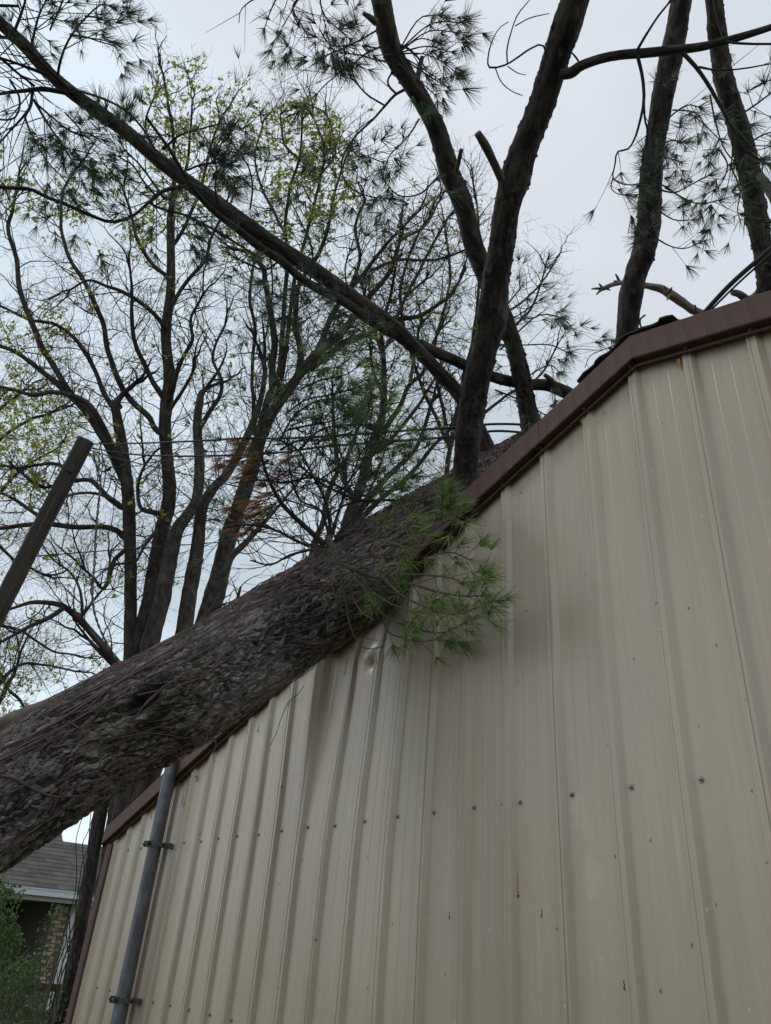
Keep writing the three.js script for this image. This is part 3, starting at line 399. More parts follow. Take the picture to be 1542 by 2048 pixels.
{ // top centre and the sprays of limb B
  let s = new Spray(21);
  s.path([[640, -40, 5], [600, -5, 4], [585, 15, 3], [600, 45, 2.4], [615, 70, 2]], 5.2, 5.0, { twigs: 12, len: 0.3, tufts: 1, curl: DN }); s.path([[620, -30, 4], [560, -10, 3], [540, 25, 2], [528, 60, 1.6]], 5.2, 5, { twigs: 5, len: 0.25, bare: 0.5, curl: DN }); s.path([[650, -30, 4], [640, 0, 3], [655, 40, 2.4], [680, 60, 2], [700, 80, 1.8]], 5.2, 5, { twigs: 12, len: 0.25, curl: DN, tufts: 2 });
  s.path([[545, -15, 3], [505, 0, 2.2], [482, 20, 1.6], [478, 45, 1.4]], 5.2, 5, { twigs: 2, len: 0.2, bare: 1, tip: false }); s.build(pine);
  s = new Spray(22);
  s.path([[808, 180, 5], [790, 190, 4.5], [770, 212, 4], [745, 240, 3.4], [715, 268, 3.2], [697, 292, 3], [684, 320, 2.8], [683, 345, 2.5], [700, 375, 2.4], [735, 392, 2], [780, 398, 1.8]], 5.35, 5.1, { twigs: 10, len: 0.4, bare: 0.35, curl: DN });
  s.path([[793, 188, 4], [778, 172, 3.6], [776, 160, 3.2], [788, 140, 3]], 5.35, 5.3, { twigs: 2, len: 0.2, bare: 1, tip: false });
  s.path([[768, 210, 3.2], [735, 190, 2.8], [712, 165, 2.6], [698, 150, 2.2], [690, 120, 2], [688, 90, 1.8]], 5.3, 5.0, { twigs: 6, len: 0.35, bare: 0.7, tip: false });
  s.path([[765, 92, 3.4], [735, 105, 3], [710, 125, 2.6], [680, 145, 2.2], [650, 170, 1.8], [632, 190, 1.6]], 5.2, 4.9, { twigs: 8, len: 0.4, bare: 0.7 });
  s.path([[755, 60, 3], [720, 80, 2.6], [690, 95, 2.2], [660, 108, 2], [640, 118, 1.6]], 5.2, 4.9, { twigs: 8, len: 0.35, bare: 0.6 });
  s.path([[780, 125, 3], [745, 118, 2.6], [720, 110, 2.2], [690, 107, 2]], 5.3, 5.0, { twigs: 6, len: 0.25, bare: 0.3 });
  s.path([[702, 285, 3], [712, 310, 2.4], [740, 315, 2], [765, 325, 1.8]], 5.2, 5.0, { twigs: 8, len: 0.3, tufts: 1 });
  s.path([[838, 238, 3.2], [822, 265, 2.8], [800, 290, 2.4], [780, 310, 2], [770, 335, 1.8]], 5.4, 5.1, { twigs: 8, len: 0.3, tufts: 1 });
  s.path([[880, 350, 3.6], [860, 370, 3], [845, 385, 2.8], [820, 393, 2.4], [795, 390, 2.2], [775, 370, 2], [765, 355, 1.8]], 5.6, 5.3, { twigs: 10, len: 0.32, tufts: 1, curl: DN });
  s.path([[855, 372, 2.4], [850, 400, 2], [830, 425, 1.8], [815, 440, 1.6]], 5.5, 5.3, { twigs: 3, len: 0.2, bare: 0.6, tip: false });
  s.path([[640, 60, 2.4], [660, 90, 2], [690, 92, 2]], 5.2, 5, { twigs: 8, len: 0.22, tufts: 1, curl: DN });
  s.build(pine);
  s = new Spray(23);
  for (const [x, y, d] of [[[905, 105], 20, 0], [[925, 45], 0, 0], [[880, 30], 0, 0], [[915, 65], 0, 0], [[890, 125], 0, 0], [[880, 160], 0, 0], [[895, 175], 0, 0], [[870, 190], 0, 0], [[875, 85], 0, 0]]) s.path([[800, 95 + x[1] * 0.1, 2.6], [(800 + x[0]) / 2, x[1] + (95 - x[1]) * 0.25 - 10, 2], [x[0], x[1], 1.6]], 5.3, 5.05, { twigs: 5, len: 0.16, from: 0.45, curl: DN, sub: 0, tufts: 1 });
  s.path([[800, 90, 4], [820, 100, 3.6], [840, 120, 3], [850, 135, 2.4]], 5.3, 5.2, { twigs: 4, len: 0.2 });
  s.build(pine);
}
{ // right-hand twigs
  let s = new Spray(31);
  s.path([[1100, 130, 3], [1085, 90, 3], [1060, 98, 3], [1035, 115, 3], [1010, 130, 3], [978, 134, 3], [976, 115, 2.4], [985, 80, 2], [1000, 55, 1.6], [1017, 44, 1.4]], 4.6, 4.4, { twigs: 0, tip: false });
  s.path([[1015, 128, 2.6], [1014, 100, 2.4], [1022, 65, 2.2], [1035, 30, 2], [1055, 5, 1.6], [1070, -15, 1.4]], 4.5, 4.3, { twigs: 0, tip: false }); s.path([[1030, 52, 2], [1060, 36, 1.6], [1098, 27, 1.4]], 4.4, 4.3, { twigs: 0, tip: false });
  s.path([[990, 134, 2], [1003, 165, 1.8], [1025, 183, 1.5], [1045, 191, 1.4]], 4.5, 4.4, { twigs: 0, tip: false }); s.path([[1015, 132, 1.8], [1035, 146, 1.5], [1052, 150, 1.3]], 4.5, 4.4, { twigs: 0, tip: false }); s.path([[1160, 128, 3], [1152, 115, 3], [1138, 100, 2.4]], 4.6, 4.6, { twigs: 0, tip: false });
  s.path([[1270, 108, 5], [1295, 65, 4], [1318, 30, 3.5], [1338, 5, 3], [1350, -20, 3]], 4.45, 4.3, { twigs: 1, len: 0.2, bare: 1, tip: false });
  s.path([[1275, 112, 6], [1284, 150, 5.5], [1288, 200, 5], [1278, 250, 4], [1268, 280, 3.4], [1256, 298, 3], [1235, 304, 2.8], [1230, 330, 2.4], [1226, 356, 2.2], [1245, 368, 2], [1275, 370, 1.8]], 4.45, 4.6, { twigs: 5, len: 0.22, from: 0.6, bare: 0.3 });
  s.path([[1288, 205, 4], [1290, 240, 3.4], [1296, 270, 3], [1285, 320, 2.4]], 4.5, 4.6, { twigs: 3, len: 0.2, bare: 0.5, tip: false }); s.path([[1226, 355, 2], [1222, 375, 1.8], [1235, 388, 1.6], [1255, 390, 1.5]], 4.5, 4.5, { twigs: 1, len: 0.1 });
  s.path([[1366, 106, 7], [1395, 138, 6.5], [1420, 175, 6], [1445, 220, 5.5], [1470, 265, 5], [1490, 300, 4], [1540, 330, 3]], 4.3, 4.3, { twigs: 6, len: 0.35, from: 0.4, bare: 0.5 });
  s.path([[1398, 134, 4], [1430, 140, 3], [1480, 138, 2.6], [1550, 126, 2]], 4.3, 4.1, { twigs: 3, len: 0.25, bare: 0.6 }); s.path([[1450, 83, 4], [1480, 87, 4], [1570, 88, 3.4]], 4.25, 4.1, { twigs: 0, tip: false });
  s.build(pine);
  s = new Spray(32);                                              // needle sprays on and right of limb D
  for (const [pts, tw, ln] of [[[[1320, 380, 3], [1350, 385, 2.4], [1390, 365, 2], [1420, 350, 1.8]], 8, 0.25], [[[1325, 370, 3], [1365, 395, 2.4], [1400, 408, 2], [1440, 400, 1.8]], 9, 0.22], [[[1315, 420, 3], [1350, 440, 2], [1385, 440, 1.8]], 4, 0.15], [[[1310, 475, 3], [1340, 492, 2], [1370, 497, 1.8], [1400, 485, 1.6]], 4, 0.14], [[[1325, 250, 3], [1350, 225, 2.4], [1375, 210, 2], [1400, 215, 1.8]], 9, 0.2], [[[1320, 290, 3], [1345, 280, 2.2], [1360, 285, 1.8]], 7, 0.16], [[[1325, 315, 3], [1350, 320, 2], [1362, 325, 1.6]], 6, 0.14], [[[1345, 220, 2.6], [1390, 225, 2], [1410, 250, 1.8], [1440, 280, 1.6]], 5, 0.2], [[[1440, 300, 3], [1455, 330, 2.4], [1440, 370, 2], [1410, 390, 1.8]], 7, 0.2], [[[1460, 330, 3], [1480, 380, 2.4], [1475, 420, 2], [1480, 440, 1.6]], 6, 0.2]]) s.path(pts, 5.6, 5.3, { twigs: tw, len: ln, sub: 0.05, curl: DN, from: 0.3 });
  for (const [x, y] of [[1305, 310], [1310, 330], [1300, 375], [1308, 390], [1298, 425], [1300, 470], [1295, 480], [1325, 180], [1312, 320], [1304, 350]]) for (let k = 0; k < 3; k++) s.twig(at(x, y, (5.55) * KS), V(s.R() - 0.3, -0.2, s.R()), 0.1, 0.003, { curl: DN, tufts: 1 });
  s.path([[1500, 180, 3], [1530, 165, 2.4], [1560, 150, 2]], 6, 5.8, { twigs: 6, len: 0.25 }); s.path([[1480, 230, 3.4], [1510, 210, 3], [1550, 180, 2.6]], 6, 5.6, { twigs: 8, len: 0.3, bare: 0.3 }); s.path([[1500, 285, 3], [1530, 268, 2.4], [1560, 262, 2]], 6, 5.8, { twigs: 10, len: 0.2, tufts: 2 }); s.path([[1490, 330, 3], [1520, 325, 2.4], [1560, 330, 2]], 6, 5.8, { twigs: 5, len: 0.2, bare: 0.3 });
  s.path([[1420, 190, 3], [1430, 240, 2.6], [1450, 300, 2.2], [1490, 345, 2]], 5.8, 5.6, { twigs: 8, len: 0.25 }); s.path([[1425, 0, 2], [1440, 60, 2], [1460, 110, 2]], 6.4, 6.2, { twigs: 3, len: 0.2, bare: 0.5 });
  s.build(pine);
  s = new Spray(33);                                              // behind limb A, lower
  for (const [pts, tw, ln] of [[[[1000, 700, 3.4], [1040, 660, 2.6], [1080, 630, 2.2], [1130, 640, 1.8], [1150, 665, 1.6]], 8, 0.25], [[[1000, 690, 3], [1050, 690, 2.2], [1100, 690, 2], [1135, 705, 1.6]], 7, 0.25], [[[1005, 620, 3], [1030, 590, 2.4], [1045, 570, 2]], 6, 0.2], [[[1000, 770, 3], [1050, 755, 2.4], [1100, 730, 2], [1120, 745, 1.6]], 9, 0.22], [[[990, 780, 3], [1040, 800, 2.4], [1090, 830, 2]], 9, 0.22], [[[985, 650, 2], [1020, 640, 2], [1080, 600, 1.6]], 5, 0.2]]) s.path(pts, 6.7, 6.4, { twigs: tw, len: ln * 1.1, sub: 0.1, curl: DN, from: 0.3 });
  for (const y of [640, 680, 705, 730, 760, 790]) for (let k = 0; k < 2; k++) s.twig(at(1020 + s.R() * 30, y, (6.5) * KS), V(s.R() - 0.5, 0.1, s.R()), 0.16, 0.004, { curl: DN });
  s.build(pine);
  s = new Spray(34);                                              // thin bare twigs by the ridge
  s.path([[1385, 640, 1.4], [1340, 640, 1.2], [1300, 650, 1.5], [1270, 660, 1.6], [1230, 690, 1.5], [1200, 700, 1.2], [1150, 700, 1.2], [1120, 725, 1.2]], 7, 6.4, { twigs: 2, len: 0.3, bare: 1, tip: false }); s.path([[1290, 630, 3], [1280, 640, 3], [1285, 660, 2.6], [1305, 675, 2.4]], 6.8, 6.5, { twigs: 0, tip: false }); s.path([[1230, 690, 1.6], [1205, 700, 1.6], [1180, 712, 1.4], [1170, 735, 1.3]], 6.6, 6.3, { twigs: 4, len: 0.25, bare: 1, tip: false });
  s.build(pine);
}
{ // the spray growing out of the trunk beside the wall, hanging to the right over it
  const near = (off) => (px, py) => { const p = atZ(px, py, ZW + off); const d0 = at(px, py, 5.2 * KS); return p.distanceTo(EYE) < d0.distanceTo(EYE) ? p : d0; };
  let s = new Spray(41); const N = near(0.24), N2 = near(0.34), N3 = near(0.16);
  s.path([[655, 1072, 9], [668, 1100, 8], [680, 1125, 7], [705, 1138, 6], [740, 1152, 5.4], [780, 1160, 5], [830, 1170, 4.4], [870, 1182, 4], [910, 1190, 3.2], [950, 1192, 2.6], [975, 1190, 2.2]], N, 0, { twigs: 16, len: 0.15, from: 0.3, tufts: 1, curl: DN });
  s.path([[800, 1148, 4], [850, 1150, 3.4], [900, 1155, 3], [930, 1165, 2.6], [955, 1162, 2.2], [975, 1152, 2]], N2, 0, { twigs: 12, len: 0.14, tufts: 1, curl: DN });
  s.path([[770, 1160, 4], [810, 1195, 3.6], [860, 1215, 3.2], [900, 1228, 2.8], [930, 1225, 2.4], [948, 1217, 2]], N2, 0, { twigs: 14, len: 0.14, tufts: 1, curl: DN });
  s.path([[730, 1180, 4], [765, 1228, 3.4], [810, 1250, 3], [850, 1262, 2.6], [890, 1265, 2.4], [930, 1245, 2]], N3, 0, { twigs: 14, len: 0.14, tufts: 1, curl: DN });
  s.path([[765, 1230, 3], [775, 1262, 2.4], [805, 1276, 2.2], [845, 1283, 2], [875, 1278, 1.8]], N3, 0, { twigs: 5, len: 0.13, curl: DN });
  s.path([[690, 1130, 3], [725, 1165, 2.6], [760, 1195, 2.4], [800, 1215, 2.2], [830, 1225, 2]], N2, 0, { twigs: 9, len: 0.17, tufts: 1 });
  s.path([[820, 1140, 3], [870, 1110, 2.6], [905, 1105, 2.2], [940, 1120, 2]], N, 0, { twigs: 8, len: 0.14, tufts: 1 });
  s.path([[760, 1120, 3], [800, 1090, 2.6], [850, 1070, 2.2], [900, 1040, 2], [930, 1045, 1.8]], N2, 0, { twigs: 6, len: 0.16, tufts: 1 });
  s.path([[735, 1100, 3], [770, 1060, 2.6], [790, 1045, 2.2], [815, 1035, 2]], near(0.5), 0, { twigs: 9, len: 0.18, tufts: 1 }); s.path([[700, 1100, 3], [745, 1080, 2.6], [780, 1085, 2.2], [815, 1095, 2]], near(0.5), 0, { twigs: 9, len: 0.17, tufts: 1 });
  s.path([[840, 1090, 3], [870, 1040, 2.4], [885, 1015, 2]], N2, 0, { twigs: 8, len: 0.15, tufts: 2 });
  s.build(pine, new THREE.MeshPhysicalMaterial({ color: lin(0.18, 0.265, 0.06), roughness: 0.6, transmission: 0.25, thickness: 0, side: THREE.DoubleSide }), M.paleTwig, false, 'green needled branch hanging over the wall');
  s = new Spray(42);                                              // bare pale twigs curling over the trunk
  for (let k = 0; k < 26; k++) { const x = 640 + s.R() * 150, y = 1100 + s.R() * 90 - (x - 640) * 0.35; s.twig(at(x, y, (5.2) * KS), V(s.R() - 0.3, -0.7 + s.R() * 0.5, 0.4 + s.R() * 0.5), 0.25 + 0.35 * s.R(), 0.0034, { curl: V((s.R() - 0.5) * 3, -0.4, (s.R() - 0.5) * 2), wig: 1.4, sub: 0.12, bare: 1 }); }
  s.path([[680, 1140, 4], [690, 1190, 3.4], [695, 1230, 3], [705, 1265, 2.6], [720, 1290, 2.2], [740, 1298, 2], [768, 1293, 1.6]], near(0.3), 0, { twigs: 3, len: 0.16, bare: 1, tip: false }); s.path([[703, 1150, 3], [706, 1195, 2.6], [725, 1225, 2.2], [750, 1240, 2]], near(0.4), 0, { twigs: 3, len: 0.2, bare: 1, tip: false }); s.path([[655, 1150, 2], [675, 1215, 1.8], [655, 1235, 1.6], [656, 1265, 1.6]], near(0.5), 0, { twigs: 1, len: 0.15, bare: 1, tip: false });
  s.build(pine, M.needle, M.paleTwig);
  s = new Spray(43);                                              // fan of dead and living branches behind the trunk's crest
  const D = (a, b) => [a, b];
  s.path([[650, 1090, 11], [620, 1062, 9], [590, 1035, 8], [562, 1005, 7], [545, 975, 6], [530, 940, 5], [520, 900, 4]], 5.6, 5.7, { twigs: 16, len: 0.4, bare: 0.85, sub: 0.3, tip: false, wig: 1 });
  s.path([[652, 1088, 8], [660, 1050, 6], [650, 1000, 5], [625, 950, 4], [595, 900, 3.4], [560, 880, 3]], 5.6, 5.9, { twigs: 18, len: 0.45, bare: 0.6, sub: 0.3, wig: 1 });
  s.path([[660, 1080, 7], [675, 1030, 5], [690, 980, 4], [690, 930, 3.4], [665, 880, 3], [640, 840, 2.6]], 5.6, 6.1, { twigs: 18, len: 0.45, bare: 0.3, sub: 0.3, wig: 0.8 });
  s.path([[670, 1075, 6], [710, 1030, 4.4], [740, 980, 3.6], [760, 930, 3], [770, 900, 2.6]], 5.6, 6.2, { twigs: 16, len: 0.4, bare: 0.2, sub: 0.3 });
  s.path([[645, 1095, 7], [600, 1085, 5], [550, 1060, 4], [500, 1050, 3.2], [450, 1055, 2.6]], 5.5, 5.5, { twigs: 14, len: 0.4, bare: 0.9, sub: 0.3, tip: false, wig: 1 });
  s.path([[700, 985, 4], [660, 965, 4], [620, 955, 4], [570, 965, 3.4], [520, 960, 3], [470, 965, 2.6]], 5.9, 5.6, { twigs: 14, len: 0.4, bare: 0.85, sub: 0.3, tip: false, wig: 1 });
  s.path([[830, 1000, 3], [780, 1000, 4], [720, 1000, 4], [690, 990, 4], [640, 965, 4], [600, 930, 3.4]], 5.9, 5.7, { twigs: 12, len: 0.35, bare: 0.6, sub: 0.3 });
  s.path([[640, 1095, 5], [580, 1110, 4], [540, 1130, 3], [500, 1120, 2.6]], 5.5, 5.4, { twigs: 8, len: 0.35, bare: 0.9, tip: false, wig: 1 });
  s.path([[660, 1080, 5], [640, 1020, 4], [600, 1000, 3.4], [580, 940, 3], [575, 880, 2.6]], 5.6, 5.9, { twigs: 14, len: 0.4, bare: 0.7, sub: 0.3, wig: 1 });
  s.path([[672, 1078, 5], [730, 1050, 4], [790, 1010, 3], [840, 985, 2.6]], 5.6, 6.1, { twigs: 12, len: 0.3, bare: 0.2 });
  for (let k = 0; k < 26; k++) { const x = 600 + 110 * s.R(), y = 1105 - (x - 640) * 0.62 - 10 * s.R(); s.twig(at(x, y, (5.45 + 0.5 * s.R()) * KS), V(-0.9 + 1.2 * s.R(), 0.15 + 0.8 * s.R(), s.R() - 0.3), 0.35 + 0.75 * s.R(), 0.0036, { curl: V((s.R() - 0.5) * 2, 0.1, (s.R() - 0.5) * 2), wig: 1.2, sub: 0.16, bare: 0.93 }); }
  for (let k = 0; k < 34; k++) { const x = 470 + 260 * s.R(), y = 900 + 140 * s.R(); s.twig(at(x, y, (5.7 + 0.5 * s.R()) * KS), V(s.R() - 0.6, s.R() - 0.4, s.R() - 0.5), 0.3 + 0.5 * s.R(), 0.003, { curl: V((s.R() - 0.5) * 2, 0.1, (s.R() - 0.5) * 2), wig: 1.4, sub: 0.16, bare: 0.9 }); }
  s.build(pine);
  s = new Spray(44);                                              // green needles high in that fan
  for (const [pts, tw] of [[[[560, 880, 4], [590, 830, 3], [640, 800, 2.6], [690, 800, 2]], 20], [[[600, 900, 4], [640, 860, 3], [690, 850, 2.6], [740, 850, 2]], 15], [[[570, 830, 3], [610, 800, 3], [660, 790, 2.6], [700, 780, 2]], 15], [[[650, 1040, 3], [690, 1010, 3], [730, 1000, 2.6], [790, 960, 2]], 14], [[[660, 1000, 3], [700, 960, 3], [720, 910, 2.6], [750, 870, 2]], 12], [[[575, 860, 4], [620, 850, 3], [670, 840, 2.6], [710, 820, 2]], 15], [[[560, 900, 4], [600, 880, 3], [650, 880, 2.6], [700, 865, 2]], 12], [[[600, 780, 3], [640, 760, 2.6], [690, 750, 2], [720, 730, 1.8]], 10], [[[560, 800, 3], [600, 740, 2.6], [640, 710, 2], [690, 700, 1.8]], 10], [[[700, 960, 3], [730, 920, 2.6], [770, 880, 2]], 8], [[[640, 960, 3], [690, 930, 2.6], [740, 940, 2]], 10], [[[530, 880, 3], [520, 830, 2.6], [560, 780, 2.2]], 8], [[[690, 1000, 3], [760, 985, 2.4], [810, 975, 2]], 7]]) s.path(pts, 6.0, 6.2, { twigs: tw, len: 0.3, tufts: 1, sub: 0.15, from: 0.1, curl: V(0.4, -0.2, 0) });
  s.build(pine, new THREE.MeshPhysicalMaterial({ color: lin(0.17, 0.25, 0.06), roughness: 0.6, transmission: 0.45, thickness: 0, side: THREE.DoubleSide }));
  s = new Spray(45);                                              // dead brown needles
  for (const [x, y] of [[500, 870], [520, 880], [490, 875], [530, 900], [505, 900], [520, 915], [462, 912], [460, 920], [500, 945], [515, 930], [540, 905], [480, 1000], [505, 990], [530, 985], [540, 1000], [520, 1020], [535, 1030], [500, 1030], [545, 960], [560, 950], [575, 930], [590, 910], [510, 1055], [525, 1010], [545, 1020], [555, 970], [600, 895], [515, 1000], [535, 1045], [495, 885], [470, 905], [550, 1010]]) for (let k = 0; k < 2; k++) s.twig(at(x + 18 + 14 * (s.R() - 0.5), y + 4 + 14 * (s.R() - 0.5), (5.5 + 0.25 * s.R()) * KS), V(-0.5 - s.R() * 0.3, -0.15 + 0.3 * (s.R() - 0.5), 0.4 + s.R() * 0.4), 0.10, 0.003, { tufts: 1, curl: V(0, -1, 0) });
  s.build(pine, M.brownNeedle, M.twig, true, 'dead twigs with drooping brown needles');
  s = new Spray(46);                                              // needle tufts along the long limb's underside and over it
  for (const [x, y] of [[640, 545], [690, 590], [720, 610], [760, 640], [700, 570], [660, 560], [740, 625], [620, 600], [640, 620], [590, 590], [560, 560], [740, 560], [690, 640], [720, 660], [600, 620]]) for (let k = 0; k < 3; k++) s.twig(at(x, y, (5.75) * KS), V(s.R() * 1.4 - 0.7, -0.4 - s.R() * 0.4, 0.4 + 0.4 * s.R()), 0.14 + 0.1 * s.R(), 0.0032, { curl: DN, tufts: 2 });
  for (const [x, y] of [[420, 330], [430, 345], [400, 330], [445, 330], [415, 350], [390, 320], [430, 310]]) for (let k = 0; k < 2; k++) s.twig(at(x, y, (5.5) * KS), V(0.5 + 0.4 * s.R(), -0.1, 0.2 - s.R() * 0.5), 0.16, 0.003, { curl: DN, tufts: 2 });
  s.path([[540, 500, 3], [545, 580, 2.6], [535, 650, 2.2], [525, 720, 2]], 5.8, 5.8, { twigs: 6, len: 0.3, bare: 0.7 }); s.path([[620, 560, 3], [625, 500, 2.6], [605, 450, 2.2], [580, 400, 1.8]], 5.7, 5.6, { twigs: 8, len: 0.3, bare: 0.7, tip: false }); s.path([[700, 600, 3], [690, 540, 2.6], [700, 500, 2.2]], 5.7, 5.6, { twigs: 6, len: 0.3, bare: 0.5 });
  s.path([[560, 520, 4], [530, 540, 3.4], [500, 530, 3], [460, 510, 2.6]], 5.6, 5.5, { twigs: 8, len: 0.3, bare: 0.6 });
  s.build(pine);
}

// vines clinging to the trunk
{
  const R = rng(71), sA = sOf(-150, 1690), sB = sOf(1120, 876), add = (s, a, len, r0, drift, mat = M.vine) => { const pts = [], rd = []; let x = s, y = a, dv = drift; const n = Math.max(12, Math.round(len / 0.035)); for (let i = 0; i <= n; i++) { pts.push(surf(x, y, Math.max(-0.004, barkAt(x, y, tkR(x))[0] + knotH(x, y, tkR(x))) * 0.6 + 0.008 + 0.012 * Math.abs(Math.sin(i * 0.35 + s * 7)) * vnoise(i * 0.2, s, 3))); rd.push(r0 * (1 - 0.5 * i / n)); x += 0.035 * (0.94 - 0.3 * Math.abs(dv)); dv += (R() - 0.5) * 0.32 - dv * 0.10 + drift * 0.06; y += dv * 0.035 / tkR(x); if (x > sB || y > 2.2 || y < -1.6) break; } if (pts.length > 5) new MB().tube(crv(pts, pts.length * 2), smoothRad(rd, pts.length * 2), 5).build('vine', mat, pine); };
  for (let k = 0; k < 58; k++) { const s = mix(sA, sB - 1, R() ** 1.2), a = 0.35 + 1.25 * R() ** 0.8; add(s, a, 1.2 + 3 * R(), 0.0022 + 0.0032 * R() * R(), (R() - 0.6) * 0.7); }
  for (let k = 0; k < 16; k++) { const s = mix(sA, sB - 1, R()), a = -0.9 + 1.5 * R(); add(s, a, 0.4 + 1.1 * R(), 0.003 + 0.002 * R(), (R() - 0.5) * 1.2); }
  for (let k = 0; k < 34; k++) { const s = mix(sOf(600, 1220), sB - 0.5, R()), a = -0.1 + 1.5 * R(); add(s, a, 0.5 + 1.2 * R(), 0.003 + 0.0025 * R(), (R() - 0.5) * 1.1); }
  const onTrunk = (list, r, mat = M.vine) => { const pts = list.map(([px, py]) => { const v = ray(px, py).normalize(); let best = 9, bp; const s0 = sOf(px, py); for (let ds = -0.45; ds < 0.45; ds += 0.02) for (let a = -1.5; a < 1.5; a += 0.04) { const p = surf(s0 + ds, a, 0.012), e = p.clone().sub(EYE).normalize().angleTo(v); if (e < best) { best = e; bp = p; } } return bp; }); new MB().tube(crv(pts, list.length * 8), smoothRad(list.map((_, i) => 0.66 * r * (1 - 0.4 * i / list.length)), list.length * 8), 6, { bump: (s) => 0.001 * Math.sin(s * 40) }).build('vine', mat, pine); };
  onTrunk([[0, 1551], [28, 1558], [55, 1572], [80, 1585], [110, 1590], [140, 1592], [180, 1588]], 0.009); onTrunk([[180, 1480], [235, 1466], [270, 1438], [290, 1412], [310, 1388], [325, 1375], [365, 1360], [400, 1345]], 0.0085); onTrunk([[360, 1362], [400, 1385], [428, 1402], [470, 1392], [510, 1375]], 0.006); onTrunk([[100, 1495], [170, 1480], [230, 1464]], 0.007); onTrunk([[140, 1442], [165, 1465], [185, 1480]], 0.005);
  onTrunk([[560, 1150], [572, 1230], [573, 1265]], 0.005); onTrunk([[430, 1330], [450, 1300], [445, 1240], [455, 1215]], 0.005); onTrunk([[225, 1400], [290, 1360], [330, 1342], [400, 1305], [460, 1265]], 0.008); onTrunk([[120, 1430], [200, 1385], [290, 1335], [400, 1275], [480, 1225]], 0.009); onTrunk([[0, 1500], [90, 1455], [190, 1395], [290, 1330], [350, 1295]], 0.010); onTrunk([[0, 1520], [100, 1470], [180, 1425], [270, 1370]], 0.008);
  // a thin tendril fallen against the wall
  const tp = [[607, 1370], [598, 1385], [575, 1405], [560, 1440], [552, 1465], [540, 1490]].map(([x, y], i) => { const p = atZ(x, y, ZW + 0.05); p.z = ZW + 0.045; return p; });
  tag(new MB().tube(crv(tp, 30), smoothRad([0.0025, 0.0022, 0.003, 0.002, 0.0025, 0.0015], 30), 5).build('fallen_twig', M.twig, scene), 'thin dark twig lying against the wall below the trunk', 'twig');
  const tq = [[430, 1475], [432, 1490], [428, 1505], [428, 1525]].map(([x, y]) => atZ(x, y, ZW + 0.09)); new MB().tube(crv(tq, 16), smoothRad([0.004, 0.003], 16), 5).build('vine', M.vine, pine);
}

// ------------------------------------------------------------------ small things on the roof
{
  const pts = trace([[1440, 645, 7], [1418, 632, 8], [1390, 622, 8], [1365, 605, 9], [1340, 588, 9], [1320, 577, 8], [1290, 571, 6], [1262, 566, 5], [1240, 566, 4.5], [1222, 570, 4.5], [1205, 578, 4]], 6.2, 6.0, 0.02);
  const g = thing('dead_branch', 'pale barkless dead branch arching above the roof between two limbs', 'branch', pts.pts[0]);
  const m = new MB(), c = limbCol(44, 0.12, 0.24); m.tube(pts.pts, pts.rad, 14, { col: c, bump: (s, a, i) => pts.rad[i] * 0.35 * (fbm(s * 18, Math.cos(a) * 2, Math.sin(a) * 2, 2) - 0.5) }); m.build('stem', M.bark, g, { recompute: true });
  for (const [x, y, x2, y2] of [[1205, 578, 1183, 578], [1205, 578, 1193, 589], [1206, 578, 1198, 568], [1208, 577, 1220, 580], [1240, 566, 1231, 548], [1240, 566, 1228, 562], [1335, 586, 1328, 572], [1338, 588, 1344, 575], [1340, 588, 1334, 600], [1338, 587, 1327, 582], [1392, 622, 1390, 610]]) { const t = trace([[x, y, 3.4], [(x + x2) / 2, (y + y2) / 2 - 1, 2.6], [x2, y2, 1.4]], 6.05, 6.0, 0.02); new MB().tube(t.pts, t.rad, 6, { col: c }).build('stub', M.bark, g); }
}
